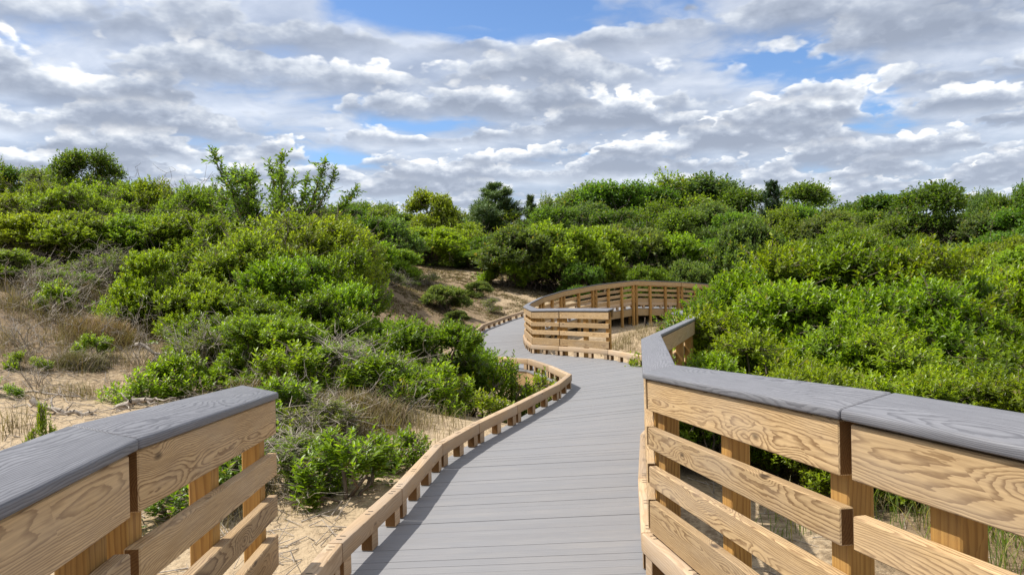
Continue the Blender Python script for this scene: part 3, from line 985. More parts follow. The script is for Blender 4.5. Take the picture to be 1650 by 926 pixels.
OAKS = [tree(200 + i, 3.2, 6.5, .04, 26000, .21, m_, n_lobes=34, lobe=(.26, .42)) for i, m_ in enumerate((M_OAK, M_OAK, M_OLIVE, M_DUSK))]
RTREE = tree(210, 1.8, 3.8, .18, 15000, .15, M_OLIVE, n_lobes=24, lobe=(.25, .38))
PINES = [pine(220, 2.4, 6.5, M_PINEN, tufts=3400, needle=.30, wide=.045), pine(221, 1.0, 4.5, M_PINEN, tufts=1600, needle=.24, wide=.05), pine(223, 1.25, 5.0, M_CEDAR, tufts=2600, needle=.15, wide=.05, column=True)]
DEAD = [dead_brush(230 + i, .7, .8) for i in range(3)]
PRNG = random.Random(5)


def plant(name, kind, px, dist, top_py, rad, label, cat, group=None, sink=0.05):
    """stand a plant on the ground at a bearing and distance, as tall as its top reaches in the view"""
    p = at(px, top_py, dist)
    zg = tz(p.x, p.y)
    h = max(0.25, p.z - zg, (0.62 if rad < 0.55 else 0.38) * rad * kind.H / kind.R)
    sz = h / kind.H
    sx = rad / kind.R
    ang = PRNG.uniform(0, 6.283)
    if kind.s is None:
        o = link(name, kind.f)
        parts = [o]
    else:
        o = empty(name)
        link('stems' if kind.s.name.startswith('stems') else 'trunk', kind.s, o)
        link('foliage' if kind.s.name.startswith('stems') else 'crown', kind.f, o)
    o.location = (p.x, p.y, zg - sink)
    o.rotation_euler = (0, 0, ang)
    o.scale = (sx, sx, sz)
    return tag(o, label, cat, group)


def rows(name, kinds, cat, group, items):
    for i, (px, dist, top, rad, label) in enumerate(items):
        plant(name, kinds[i % len(kinds)], px, dist, top, rad, label, cat, group)


exec_plants = True
# --- bushes that fill the hollow on the far side of the long railing
rows('bayberry_bush', BAY, 'bush', 'glossy green bushes beyond the long railing', [
    (1150, 10.6, 478, 0.8, 'glossy bush touching the bend of the long railing, low rounded top'),
    (1215, 11.2, 426, 1.1, 'tall glossy bush just right of the far railing end, its top in bright sun'),
    (1300, 10.8, 402, 1.35, 'broad glossy bush with pale shining tips, topmost of the dense thicket beyond the railing'),
    (1395, 10.6, 396, 1.35, 'high glossy bush in the middle of the thicket crest, bare grey twigs beneath its top'),
    (1480, 10.9, 400, 1.35, 'high glossy bush on the thicket crest, left of the dark leafy hollow'),
    (1600, 11.2, 422, 1.3, 'glossy bush behind the dark leafy hollow, sloping down to a sandy gap'),
    (1180, 9.0, 500, 0.9, 'mid-high bush pressed against the back of the bent railing posts'),
    (1262, 9.8, 455, 1.1, 'mid-high bush with shaded twiggy middle below the thicket crest'),
    (1345, 8.9, 500, 0.95, 'mid-high bush of fresh green shoots halfway down the thicket'),
    (1440, 9.6, 450, 1.15, 'mid-high bush with a dark gap on its right flank'),
    (1640, 9.3, 500, 1.0, 'mid-high bush at the photo edge under the sandy gap'),
    (1160, 7.4, 566, 0.62, 'low bush filling the corner between grey cap and bent railing'),
    (1240, 7.9, 535, 0.85, 'low front bush above the longest straight grey cap'),
    (1320, 6.9, 585, 0.65, 'low front bush with yellow green shoots over the middle of the straight grey cap'),
    (1400, 7.8, 530, 0.95, 'low front bush above the joint of the two close grey caps'),
    (1490, 6.7, 592, 0.65, 'low front bush behind the nearest grey cap, dense round crown'),
    (1575, 7.6, 548, 0.9, 'low front bush beside tall grass blades near the photo edge'),
    (1660, 6.6, 600, 0.8, 'low front bush cut by the photo edge above the nearest cap'),
    (1700, 8.6, 540, 0.9, 'bush half outside the photo edge behind the low front row')])
plant('dark_bush', MID[3], 1548, 10.6, 455, 0.75, 'dark green bush standing in shade within the bright thicket', 'bush')
rows('bayberry_bush', BAYS, 'bush', 'small bushes by the curving deck', [
    (1050, 13.6, 556, 0.5, 'small bright bush leaning over the toe rail past the open end of the far railing'),
    (1092, 17.0, 494, 0.5, 'small bush under the raised far walk beside black fabric'),
    (560, 5.6, 715, 0.42, 'bright leafy clump growing hard against the toe rail, nearest to the viewer'),
    (635, 6.3, 692, 0.30, 'slim leafy shoot clump beside the nearest bright clump at the toe rail'),
    (520, 5.9, 760, 0.30, 'low sprouting clump between dead twigs and the nearest bright clump'),
    (800, 10.6, 572, 0.5, 'leafy bush inside the hairpin bend of the toe rail, near its beam'),
    (850, 11.0, 596, 0.42, 'low bush inside the hairpin bend with the rim board showing behind'),
    (765, 9.6, 600, 0.5, 'leafy bush outside the hairpin bend, spilling toward the beam'),
    (700, 8.6, 600, 0.45, 'low bush at the foot of the dark roadside thicket, above bare sand'),
    (235, 8.6, 580, 0.42, 'small lone bush on open sand above the short railing'),
    (45, 9.6, 560, 0.28, 'small bush on pale sand by the photo edge'),
    (150, 10.5, 555, 0.3, 'tiny bush on the sand slope between dry grass clumps'),
    (320, 5.6, 765, 0.45, 'green bush seen through the short railing below its top board'),
    (420, 6.6, 690, 0.45, 'leafy bush rising just past the open end of the short railing'),
    (480, 8.3, 608, 0.5, 'leafy bush on the slope over the short railing end'),
    (620, 8.3, 575, 0.5, 'leafy bush in the middle of the bank beside grey brush'),
    (350, 6.2, 700, 0.4, 'leafy bush seen over the open part of the short railing'),
    (450, 7.2, 640, 0.42, 'leafy bush directly above the open end of the short railing'),
    (300, 9.0, 560, 0.4, 'leafy bush under the forked fallen branch'),
    (5, 8.3, 606, 0.2, 'leafy sprig bush on pale sand hard by the photo edge'),
    (90, 12.0, 470, 0.38, 'leafy bush in brown brush high on the steep sand'),
    (190, 12.8, 452, 0.4, 'leafy bush among brown brush above the heath clump'),
    (62, 6.4, 640, 0.12, 'tiny single seedling on bare sand over the grained grey cap')])
# --- left slope
rows('bayberry_bush', BAY, 'bush', 'bushes crowding the bend of the deck', [
    (745, 10.8, 548, 0.6, 'bright bush crowding the toe rail where the deck swings away'),
    (690, 10.0, 512, 0.8, 'broad bright bush between the deck bend and the tall dark mass'),
    (615, 9.6, 535, 0.65, 'bright bush with upright shoots above the sandy bank'),
    (568, 11.5, 456, 0.8, 'tall dark sided bush below the bare heath slope'),
    (540, 11.0, 470, 0.9, 'rounded bush behind the grey dead twigs'),
    (440, 9.2, 505, 0.8, 'bush with long upright shoots left of the grey dead twigs'),
    (385, 10.5, 470, 0.9, 'bush right of the pale fallen branch'),
    (250, 12.5, 402, 0.7, 'bush with long erect shoots over the brown brush clump'),
    (310, 12.0, 440, 0.7, 'bush directly above the pale fallen branch'),
    (460, 12.2, 412, 1.0, 'dense bush below the tall thin stemmed cherry'),
    (530, 13.0, 400, 1.0, 'dense bush in the shade right of the tall cherry')])
rows('dune_shrub', OLV, 'shrub', 'shrubs over the left dune crest', [
    (0, 19, 310, 1.3, 'olive shrub at the photo edge on the dune crest'),
    (60, 20, 296, 1.2, 'olive shrub left of the round dune tree'),
    (125, 19, 302, 1.3, 'olive shrub in front of the round dune tree'),
    (195, 21, 292, 1.2, 'olive shrub on the skyline right of the round dune tree'),
    (255, 21, 292, 1.2, 'skyline shrub with a ragged twiggy top midway along the dune crest'),
    (310, 20, 300, 1.1, 'skyline shrub left of the tall thin stemmed cherry'),
    (60, 16, 345, 1.2, 'lower dune shrub above the dead brown brush'),
    (140, 16, 340, 1.2, 'lower dune shrub with grey stems showing'),
    (215, 16, 345, 1.1, 'lower dune shrub over erect shoots'),
    (290, 16, 345, 1.2, 'lower dune shrub left below the cherry'),
    (360, 15.5, 350, 1.2, 'lower dune shrub under the left stems of the cherry'),
    (520, 17, 335, 1.2, 'shrub right of the cherry at skyline height'),
    (548, 16, 376, 0.9, 'shrub sloping down toward the bare heath slope'),
    (410, 13.5, 380, 1.1, 'shrub in front of the cherry trunk'),
    (440, 14.6, 342, 1.4, 'tall broad shrub under the cherry stems, reaching the skyline'),
    (500, 14.8, 350, 1.3, 'tall broad shrub under the right stems of the cherry'),
    (485, 14.0, 372, 1.1, 'leafy shrub filling the right side of the cherry'),
    (20, 13.5, 400, 0.7, 'thin shrub on the steep sand at the photo edge')])
plant('cherry_tree', CHERRY, 440, 16.2, 250, 1.45, 'tall young cherry with loose leafy stems against the clouds', 'tree')
rows('twiggy_shrub', GREYB, 'shrub', 'half bare shrubs on the left slope', [
    (575, 8.6, 545, 0.7, 'half bare grey shrub in the middle of the green slope'),
    (500, 7.0, 640, 0.6, 'half bare shrub above the bright clump at the toe rail'),
    (450, 6.0, 690, 0.55, 'half bare shrub in front of the open end of the short railing'),
    (165, 14.5, 400, 0.7, 'half bare shrub over brown brush on the steep dune'),
    (90, 13.0, 430, 0.7, 'half bare shrub on steep sand near the photo edge'),
    (345, 10.0, 520, 0.6, 'half bare shrub beside the pale fallen branch')])
rows('dead_shrub', DEAD, 'dead shrub', 'leafless grey brush on the sand', [
    (530, 7.6, 575, 0.62, 'leafless grey brush sprawling in front of green bushes'),
    (20, 12.0, 395, 0.9, 'leafless brush on the steep dune at the photo edge'),
    (110, 12.5, 415, 0.8, 'leafless brush on the dune with sand below'),
    (40, 10.5, 480, 0.7, 'leafless low brush above pale sand'),
    (140, 11.2, 495, 0.6, 'leafless brush beside the brown heath clump'),
    (470, 5.6, 760, 0.5, 'leafless dark brush beside the open end of the short railing'),
    (200, 6.8, 660, 0.5, 'flat leafless brush behind the bend of the short railing cap'),
    (620, 7.8, 610, 0.5, 'leafless brush on the sandy bank over the toe rail'),
    (250, 11.8, 470, 0.7, 'leafless brush behind the pale fallen branch'),
    (15, 10.0, 520, 0.6, 'leafless pale brush low at the photo edge under the reddish heath'),
    (110, 9.8, 548, 0.55, 'leafless pale brush in front of the rounded brown heath clump'),
    (225, 10.4, 520, 0.55, 'leafless pale brush between the heath clump and the fallen branch'),
    (65, 11.5, 440, 0.8, 'leafless brush over the reddish heath clump at the photo edge'),
    (190, 11.6, 490, 0.7, 'leafless brush just above the rounded brown heath clump'),
    (310, 9.8, 500, 0.6, 'leafless brush around the upper end of the forked fallen branch'),
    (60, 9.0, 560, 0.5, 'leafless twigs standing on open sand by the photo edge'),
    (470, 6.6, 650, 0.5, 'leafless twigs mixed into the bush at the open end of the short railing'),
    (420, 8.8, 560, 0.6, 'leafless brush among bushes above the short railing'),
    (570, 7.0, 640, 0.45, 'leafless brush on the bank by the bright clump at the toe rail'),
    (380, 8.4, 585, 0.6, 'leafless brush amid dry grass above the short railing')])
plant('heath_bush', MID[4], 716, 25.5, 458, 0.75, 'small grey green bush alone on the brown heath slope', 'bush')

rows('heath_bush', [GREYB[0], MID[4], GREYB[1]], 'bush', 'low bushes dotted over the heath slope', [
    (655, 29, 462, 0.6, 'low bush on the heath slope left of the small lone grey green bush'),
    (770, 31, 452, 0.6, 'low bush on the heath slope below the large bright shrub mass'),
    (690, 33, 438, 0.7, 'low bush high on the heath slope under the round hollow shrub'),
    (790, 28, 478, 0.45, 'tiny bush low on the heath slope near the far toe rail'),
    (735, 24, 498, 0.4, 'tiny bush at the foot of the heath slope over the deck bend'),
    (632, 27, 480, 0.5, 'low bush at the shaded left foot of the heath slope')])

# --- belt of shrubs and small trees across the middle distance
rows('thicket_shrub', MID, 'shrub', 'shrubs across the middle distance', [
    (690, 40, 368, 2.2, 'round shrub with a dark hollow and bare stems over the heath slope'),
    (738, 44, 362, 2.0, 'shrub behind the round shrub on the heath slope'),
    (640, 40, 372, 1.9, 'shrub left of the round hollow shrub'),
    (800, 41, 378, 1.8, 'bright shrub right of the round hollow shrub'),
    (850, 35, 368, 2.3, 'large bright shrub mass over the far railing'),
    (815, 34.5, 410, 1.3, 'low shrub at the edge of the heath slope'),
    (905, 35.5, 362, 2.3, 'large shrub above the left end of the far railing'),
    (960, 36.5, 368, 2.2, 'dark sided shrub over the middle of the far railing'),
    (935, 33.5, 425, 1.1, 'low shrub close behind the rising far railing'),
    (1015, 38, 366, 2.3, 'olive shrub over the highest point of the far railing'),
    (1075, 37.5, 380, 2.1, 'yellow green shrub over the far railing'),
    (1045, 34, 428, 1.1, 'low bright shrub behind the level far railing'),
    (1120, 37, 398, 1.8, 'shrub behind the grey brown scrub at the right of the far railing'),
    (1160, 40, 388, 2.0, 'shrub over the green bush edge at the far railing end'),
    (1207, 36, 358, 1.9, 'dark round shrub standing above the thicket'),
    (1255, 35, 392, 1.9, 'shrub showing over the thicket crest, left'),
    (1320, 38, 380, 2.0, 'flat topped shrub behind the thicket crest'),
    (1385, 36, 376, 2.0, 'flat topped shrub behind the middle of the thicket crest'),
    (1450, 38, 388, 2.0, 'shrub under the great round oak'),
    (1515, 36, 392, 2.0, 'shrub right below the great round oak'),
    (1570, 32, 398, 1.9, 'shrub behind the dark bush in the thicket'),
    (1625, 28, 385, 1.9, 'olive shrub above the sandy gap'),
    (1670, 24, 400, 1.8, 'shrub at the photo edge over the sandy gap'),
    (560, 30, 345, 1.8, 'shrub below the skyline right of the cherry'),
    (610, 33, 352, 1.8, 'shrub midway between the cherry and the round skyline tree'),
    (580, 26, 385, 1.2, 'shrub on the upper left edge of the heath slope'),
    (545, 24, 372, 1.5, 'shrub behind the dense bushes by the cherry'),
    (640, 31, 402, 1.2, 'low shrub at the top left of the heath slope'),
    (770, 39, 402, 1.3, 'low shrub at the top of the heath slope'),
    (1110, 34, 420, 1.1, 'grey brown scrub above the far railing end')])
rows('woodland_tree', [OAKS[1], OAKS[2], OAKS[0], OAKS[3]], 'tree', 'trees of the belt under the skyline', [
    (px_, d_, t_, 2.7, 'rounded green tree in the unbroken belt just under the skyline')
    for (px_, d_, t_) in ((545, 44, 335), (605, 48, 338), (655, 54, 345), (735, 58, 340), (775, 56, 350), (835, 52, 345), (890, 50, 336), (940, 54, 330),
                          (990, 50, 340), (1045, 54, 328), (1095, 50, 342), (1145, 56, 330), (1190, 50, 345), (1240, 54, 340), (1290, 56, 332),
                          (1340, 52, 345), (1395, 56, 342), (1430, 50, 356), (1560, 54, 348), (1605, 48, 340), (1650, 44, 335), (1350, 46, 360))])

# --- skyline trees
rows('broadleaf_tree', OAKS, 'tree', 'broadleaf trees on the skyline', [
    (145, 30, 246, 1.7, 'round topped tree standing highest on the dune skyline'),
    (25, 34, 270, 1.8, 'dark tree at the photo edge on the dune skyline'),
    (-20, 33, 262, 1.3, 'dark tree cut by the photo edge'),
    (85, 33, 276, 1.6, 'low dark tree between the edge tree and the round dune tree'),
    (575, 50, 326, 1.8, 'small tree on the skyline right of the cherry'),
    (625, 54, 330, 1.6, 'small tree left of the round skyline tree'),
    (885, 60, 323, 1.7, 'small tree right of the skyline pines'),
    (945, 62, 304, 3.9, 'spreading tree at the left of the long tree mass'),
    (990, 60, 297, 4.2, 'spreading feathery tree left in the long tree mass'),
    (1045, 64, 305, 4.2, 'dark tree in the middle of the long tree mass'),
    (1100, 68, 289, 4.7, 'domed tree forming the highest point of the long tree mass'),
    (1140, 70, 288, 4.7, 'domed tree beside the highest point, left of the dark cedar'),
    (1190, 68, 309, 4.0, 'low tree between the domed trees and the dark cedar'),
    (1290, 64, 300, 3.8, 'round tree directly right of the dark cedar'),
    (1335, 72, 317, 4.2, 'low tree in the dip of the skyline'),
    (1390, 74, 323, 4.5, 'low tree left of the great round oak'),
    (1490, 52, 301, 3.7, 'great round oak standing alone on the skyline'),
    (1430, 62, 317, 4.2, 'tree on the left shoulder of the great round oak'),
    (1555, 62, 317, 4.0, 'tree on the right shoulder of the great round oak'),
    (1583, 56, 310, 1.4, 'thin pale tree showing sky through its top'),
    (1625, 48, 316, 2.0, 'dark tree near the photo edge on the skyline'),
    (1670, 44, 296, 1.7, 'tall tree cut by the photo edge')])
plant('broadleaf_tree', RTREE, 695, 46, 308, 1.75, 'yellow green round tree with gaps, alone on the skyline', 'tree', 'broadleaf trees on the skyline')
plant('pine_tree', PINES[0], 800, 53, 296, 3.0, 'wide feathery pine on the skyline', 'tree', 'conifers on the skyline')
plant('pine_tree', PINES[1], 852, 56, 316, 0.9, 'narrow small pine beside the wide pine', 'tree', 'conifers on the skyline')
plant('pine_tree', PINES[1], 768, 55, 338, 1.1, 'low pine at the left foot of the wide pine', 'tree', 'conifers on the skyline')
plant('cedar_tree', PINES[2], 1246, 58, 292, 1.15, 'dark ragged cedar rising over the skyline', 'tree', 'conifers on the skyline')

# far wood that closes the view behind the single trees
rg = np.random.default_rng(77)
n = 26000
wx = rg.uniform(-75, 75, n); wd = rg.uniform(78, 100, n)
hill = 5.2 + 1.1 * np.sin(wx * .13) + .8 * np.sin(wx * .31 + 1) + .5 * np.sin(wx * .83)
cx_ = np.round(wx / 3.2) * 3.2
lob = np.sqrt(np.maximum(0, 1 - ((wx - cx_) / 2.0) ** 2))
wz = rg.uniform(0, 1, n) ** .6 * (hill - 1.0 + lob * 1.0)
P = np.stack([wx, wd, wz + terrain(wx, wd)], -1)
A = unit(rg.normal(size=(n, 3))); N = unit(rg.normal(size=(n, 3)) + np.array([0, 0, 1.0]))
L = rg.uniform(.4, .75, n)
V, F, a1, a2 = leaf_arrays(P, A, N, L, L * .7, rg.uniform(0, 1, n), rg.uniform(0, .6, n), hexa=False)
tag(link('woodland', np_mesh('woodland', V, F, M_OAK, {'var': a1, 'young': a2})), 'far low wood closing the view under the clouds', 'wood', kind='stuff')

# low scrub over the ground under and between the shrubs
def scrub(name, label, n, region, leaf, hgt, mat, seed, cat):
    rg = np.random.default_rng(seed)
    x, y, w = region(rg, n)
    k = 5
    x = np.repeat(x, k) + rg.normal(0, .12, len(x) * k); y = np.repeat(y, k) + rg.normal(0, .12, len(y) * k)
    z = terrain(x, y) + rg.uniform(0, 1, len(x)) ** 1.3 * np.repeat(w, k) * hgt
    P = np.stack([x, y, z], -1)
    A = unit(rg.normal(0, .7, P.shape) + np.array([0, 0, .6])); N = unit(rg.normal(0, .6, P.shape) + np.array([0, 0, 1.0]))
    L = leaf * rg.uniform(.6, 1.3, len(x))
    V, F, a1, a2 = leaf_arrays(P, A, N, L, L * .45, rg.uniform(0, 1, len(x)), rg.uniform(0, .8, len(x)), hexa=False)
    return tag(link(name, np_mesh(name, V, F, mat, {'var': a1, 'young': a2})), label, cat, kind='stuff')


def reg_right(rg, n):
    x = rg.uniform(3.2, 13, n); y = rg.uniform(5.5, 15, n)
    keep = (x > 3.4) & (x < y * .9 + 1)
    return x[keep], y[keep], np.ones(keep.sum()) * rg.uniform(.3, 1, keep.sum())


def reg_mid(rg, n):
    y = rg.uniform(17, 75, n) ; x = rg.uniform(-.75, .75, n) * y
    bare = bump2(x, y, -2.0, 32.5, 5.2, 5.5) + bump2(x, y, 3.4, 26, 4.5, 8) + bump2(x, y, 16.5, 25, 2, 3) + bump2(x, y, 0, 21, 3, 6)
    keep = (bare < .22)
    return x[keep], y[keep], rg.uniform(.4, 1.2, keep.sum())


scrub('scrub', 'leafy undergrowth beneath the bushes beyond the railing', 7000, reg_right, .065, .8, M_BAY, 301, 'undergrowth')
scrub('scrub', 'unbroken low green scrub across the distant ground', 26000, reg_mid, .17, .6, M_OLIVE, 302, 'undergrowth')


# grass, heath and litter
def blades(rg, x, y, hgt, wid, lean, per):
    x = np.repeat(x, per) + rg.normal(0, .05, len(x) * per); y = np.repeat(y, per) + rg.normal(0, .05, len(y) * per)
    hgt = np.repeat(hgt, per) * rg.uniform(.5, 1.15, len(x))
    th = rg.uniform(0, 6.28, len(x)); ln = lean * rg.uniform(.3, 1.2, len(x)) * hgt
    z = terrain(x, y) - .01
    dx, dy = np.cos(th), np.sin(th)
    px_, py_ = -dy * wid, dx * wid
    rings = []
    for f, w_ in ((0, 1), (.4, .85), (.75, .6), (1, .08)):
        cx = x + dx * ln * f * f; cy = y + dy * ln * f * f; cz = z + hgt * (f - .22 * f * f * lean)
        rings += [np.stack([cx - px_ * w_, cy - py_ * w_, cz], -1), np.stack([cx + px_ * w_, cy + py_ * w_, cz], -1)]
    V = np.stack(rings, 1).reshape(-1, 3)
    i = np.arange(len(x))[:, None] * 8
    F = np.concatenate([i + np.array([[0, 1, 3, 2]]), i + np.array([[2, 3, 5, 4]]), i + np.array([[4, 5, 7, 6]])], 1).reshape(-1, 4)
    return V, F, np.repeat(rg.uniform(0, 1, len(x)), 8), np.tile(np.array([0, 0, .4, .4, .75, .75, 1, 1]), len(x))


def clumps(rg, spots):
    X, Y, Hh = [], [], []
    for (x, y, r_, n_, h_) in spots:
        X.append(x + rg.normal(0, r_, n_)); Y.append(y + rg.normal(0, r_, n_)); Hh.append(np.full(n_, h_))
    return np.concatenate(X), np.concatenate(Y), np.concatenate(Hh)


def g_at(px, py):
    """where a sight line meets the ground"""
    for k in np.arange(2.5, 60, .1):
        p = at(px, py, k)
        if p.z < tz(p.x, p.y):
            return p.x, p.y
    return p.x, p.y


rg = np.random.default_rng(31)
spots = []
for (px, py, r_, n_, h_) in ((1240, 690, .3, 26, .5), (1300, 720, .3, 20, .45), (1180, 700, .25, 16, .45), (1380, 740, .3, 24, .5), (1450, 760, .3, 20, .5),
                             (1560, 800, .3, 20, .45), (1270, 850, .25, 9, .25), (1620, 880, .3, 14, .35), (1500, 830, .3, 12, .3), (220, 520, .15, 22, .6),
                             (250, 540, .15, 16, .55), (330, 570, .15, 16, .4), (270, 500, .2, 20, .6), (90, 490, .12, 14, .5), (640, 650, .15, 12, .4),
                             (560, 640, .12, 12, .5), (700, 630, .15, 14, .4)):
    x, y = g_at(px, py)
    spots.append((x, y, r_, n_, h_))
for q in range(26):
    spots.append((rg.uniform(3.0, 6.8), rg.uniform(4.6, 6.6), .2, 10, .75))
X, Y, Hh = clumps(rg, spots)
V, F, a1, a2 = blades(rg, X, Y, Hh, .0032, .7, 9)
tag(link('grass', np_mesh('grass', V, F, M_GRASS, {'var': a1, 'young': a2})), 'green grass blades in tufts on the sand', 'grass', kind='stuff')

spots = []
for (px, py, r_, n_, h_) in ((160, 545, .28, 60, .32), (120, 560, .2, 30, .28), (200, 560, .2, 30, .3), (300, 560, .25, 30, .35), (330, 600, .25, 24, .3),
                             (420, 640, .25, 26, .3), (560, 690, .22, 40, .28), (600, 700, .2, 30, .25), (530, 700, .2, 26, .26), (640, 660, .2, 20, .22),
                             (60, 600, .2, 10, .3), (20, 700, .12, 8, .35), (230, 620, .2, 10, .3), (380, 590, .25, 30, .35), (480, 660, .2, 26, .3),
                             (350, 840, .25, 30, .2), (420, 800, .2, 20, .2), (1250, 760, .3, 24, .25), (1560, 850, .3, 30, .22), (1330, 800, .3, 18, .22),
                             (60, 470, .3, 60, .35), (20, 500, .35, 60, .35), (70, 520, .3, 40, .3), (240, 590, .3, 40, .3), (10, 560, .3, 40, .3), (120, 640, .2, 24, .22), (280, 545, .3, 50, .35), (660, 690, .25, 40, .2), (610, 740, .2, 30, .2), (560, 640, .3, 40, .3), (400, 700, .3, 40, .3), (110, 500, .3, 30, .3), (180, 480, .3, 30, .35), (1010, 555, .35, 40, .25), (1025, 545, .35, 40, .22), (1000, 565, .3, 30, .2), (1060, 530, .3, 30, .2),
                             (700, 640, .2, 16, .2), (1640, 900, .3, 20, .25), (990, 570, .2, 14, .3), (1080, 530, .3, 14, .25)):
    x, y = g_at(px, py)
    spots.append((x, y, r_, n_, h_))
X, Y, Hh = clumps(rg, spots)
V, F, a1, a2 = blades(rg, X, Y, Hh, .0024, .8, 10)
tag(link('dry_grass', np_mesh('dry_grass', V, F, M_DRYG, {'var': a1, 'young': a2})), 'dry straw coloured grass and weeds on the sand', 'grass', kind='stuff')

# brown heath on the far slope, in patches with bare sand between
n = 9000
x = rg.uniform(-8, 2.2, n); y = rg.uniform(22, 42, n)
pt = np.sin(x * 1.9 + .7 * np.sin(y)) * np.sin(y * 1.3 + 1.2 * np.sin(x * .8)) + .35 * np.sin(x * 4 + y * 3)
dl = np.min(np.hypot(x[:, None] - np.array([[(s[0] + s[2]) / 2 for s in ST]]), y[:, None] - np.array([[(s[1] + s[3]) / 2 for s in ST]])), 1)
keep = (pt > -.5) & (dl > 2.2) & ~((x > -1.2 + .25 * (y - 22)) & (y < 30))
x, y = x[keep], y[keep]
V, F, a1, a2 = blades(rg, x, y, np.full(len(x), .10), .009, 1.4, 12)
tag(link('heath', np_mesh('heath', V, F, M_HEATH, {'var': a1, 'young': a2})), 'low brown heath in patches on the far sand slope', 'heath', kind='stuff')

# rounded clumps of brown beach heath on the left dune
for (px, py, r_, h_, label) in ((165, 548, .42, .42, 'rounded brown heath clump below the erect green shoots'),
                                (95, 470, .45, .5, 'brown heath clump high on the steep dune sand'),
                                (15, 440, .5, .5, 'reddish brown heath clump at the photo edge of the dune'),
                                (130, 590, .25, .25, 'small brown heath clump beside the tiny bush on sand'),
                                (585, 672, .35, .3, 'flat tan heath clump on the bank over the toe rail'),
                                (520, 690, .3, .3, 'grey tan heath clump between the short railing and the toe rail'),
                                (420, 600, .4, .35, 'straw coloured weed clump behind the short railing')):
    x, y = g_at(px, py)
    m_ = 150
    a_ = rg.uniform(0, 6.28, m_); q_ = np.sqrt(rg.uniform(0, 1, m_)) * r_
    X, Y = x + np.cos(a_) * q_ * 1.3, y + np.sin(a_) * q_
    V, F, a1, a2 = blades(rg, X, Y, h_ * (1 - .6 * (q_ / r_) ** 2), .0035, .75, 16)
    z_ = tz(x, y)
    o = link('heath_clump', np_mesh('heath_clump', V - np.array([x, y, z_]), F, M_HEATH, {'var': a1, 'young': a2}))
    o.location = (x, y, z_)
    tag(o, label, 'heath clump', 'heath clumps on the left dune')

# twig litter lying on the sand
n = 7000
x = np.concatenate([rg.uniform(-9, -.9, n), rg.uniform(1.4, 3.6, 260)]); y = np.concatenate([rg.uniform(3, 15, n), rg.uniform(3.5, 8, 260)])
keep = x < np.interp(y, [s[1] for s in ST[:9]], [s[0] for s in ST[:9]]) - .25
keep |= x > np.interp(y, [s[3] for s in ST[:9]], [s[2] for s in ST[:9]]) + .25
x, y = x[keep], y[keep]
th = rg.uniform(0, 6.28, len(x)); ln = rg.uniform(.05, .35, len(x)) ** 1.2
x1, y1 = x + np.cos(th) * ln, y + np.sin(th) * ln
rr = rg.uniform(.0015, .005, len(x))
E = np.stack([x, y, terrain(x, y) + .006, rr, x1, y1, terrain(x1, y1) + .006 + rg.uniform(0, .07, len(x)), rr * .6], -1)
V, F = tube_arrays(E, 4)
tag(link('twig_litter', np_mesh('twig_litter', V, F, M_DEAD)), 'broken twigs scattered over the bare sand', 'twigs', kind='stuff')


# ------------------------------------------------------------------ fallen branches, fabric, stake
def branch(label, pts_px, dist, r0, r1, seed, lifts):
    rg = np.random.default_rng(seed)
    P = []
    for (px, py), lf in zip(pts_px, lifts):
        q = at(px, py, dist)
        P.append(np.array([q.x, q.y, tz(q.x, q.y) + lf]))
    fine = []
    for a, b in zip(P[:-1], P[1:]):
        for f in np.linspace(0, 1, 4)[:-1]:
            fine.append(a * (1 - f) + b * f + rg.normal(0, .012, 3))
    fine.append(P[-1])
    fine = np.array(fine)
    E = path_edges(fine, r0, r1)
    for _ in range(9):
        i = rg.integers(1, len(fine))
        q = fine[i] + rg.normal(0, .18, 3); q[2] = max(q[2], tz(q[0], q[1]) + .02)
        E += path_edges(bend_path(rg, fine[i], q, 4, .02), r1 * .6, .003)
    V, F = tube_arrays(E, 8)
    o = link('fallen_branch', np_mesh('fallen_branch', V - fine[0], F, M_DEAD, None, True))
    o.location = fine[0]
    return tag(o, label, 'branch', 'fallen branches on the sand')


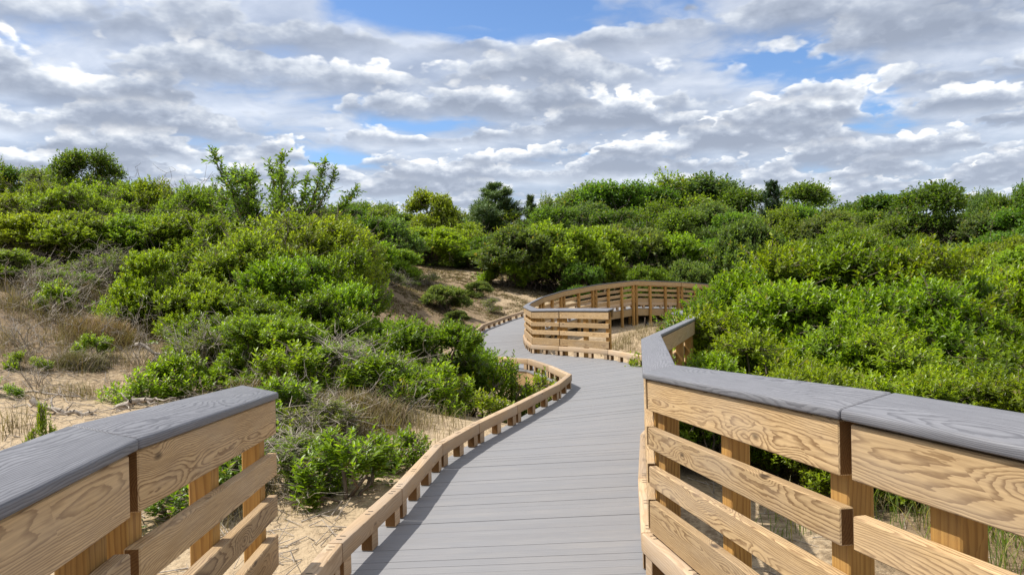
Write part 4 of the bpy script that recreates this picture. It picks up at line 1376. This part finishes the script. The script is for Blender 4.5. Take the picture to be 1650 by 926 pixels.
branch('pale forked fallen branch propped on the sand slope', [(268, 560), (285, 535), (318, 510), (330, 505)], 9.8, .045, .02, 5, (.03, .16, .34, .42))
branch('pale thin branch leaning behind the forked fallen branch', [(215, 500), (240, 510), (262, 525)], 10.4, .03, .015, 6, (.3, .24, .12))
branch('grey branch lying flat on pale sand above the grained grey cap', [(50, 628), (75, 640), (110, 655), (145, 668)], 7.6, .03, .018, 7, (.12, .05, .04, .03))
branch('long thin dark branch lying across the sand at the photo edge', [(-30, 640), (20, 636), (70, 648), (130, 642)], 8.4, .016, .008, 8, (.06, .05, .06, .04))
branch('short weathered branch lying beside the small lone bush', [(190, 652), (215, 640), (245, 632)], 8.0, .04, .02, 9, (.03, .06, .07))

# black silt fabric strung between stakes under the raised walk
a = at(1038, 520, 25.0); b = at(1072, 512, 24.6)
sf = empty('silt_fence', (a.x, a.y, tz(a.x, a.y)))
tag(sf, 'sagging black fabric fence on thin stakes under the raised walk', 'silt fence')
nS = 14
V, F = [], []
for i in range(nS + 1):
    f = i / nS
    x = (b.x - a.x) * f; y = (b.y - a.y) * f + .04 * math.sin(f * 20)
    z0 = tz(a.x + x, a.y + y) - sf.location.z
    top = .36 - .24 * math.sin(f * math.pi) * (1 - .3 * f)
    for (dy, z) in ((0, z0 - .03), (.03 * math.sin(i * 1.9), z0 + top * .5), (0, z0 + top), (.012, z0 + top), (.012 + .03 * math.sin(i * 1.9), z0 + top * .5), (.012, z0 - .03)):
        V.append((x, y + dy, z))
for i in range(nS):
    for k in range(5):
        F.append((i * 6 + k, (i + 1) * 6 + k, (i + 1) * 6 + k + 1, i * 6 + k + 1))
link('fabric', np_mesh('fabric', V, F, M_FABRIC), sf)
for f in (0.0, .55, 1.0):
    x = (b.x - a.x) * f; y = (b.y - a.y) * f
    z0 = tz(a.x + x, a.y + y) - sf.location.z
    V, F = tube_arrays([(x, y - .02, z0 - .2, .018, x + .03, y - .02, z0 + .42, .014)], 4)
    link('stake', np_mesh('stake', V, F, M_BARK), sf)

p = at(632, 378, 34)
zg = tz(p.x, p.y)
V, F = tube_arrays([(0, 0, -.3, .045, .03, 0, (p.z - zg) * .5, .042), (.03, 0, (p.z - zg) * .5, .042, .02, .02, p.z - zg, .035)], 7)
o = link('dead_stump', np_mesh('dead_stump', V, F, M_BARK))
o.location = (p.x, p.y, zg)
tag(o, 'thin dark upright dead trunk before the shrubs at the heath slope', 'dead trunk')
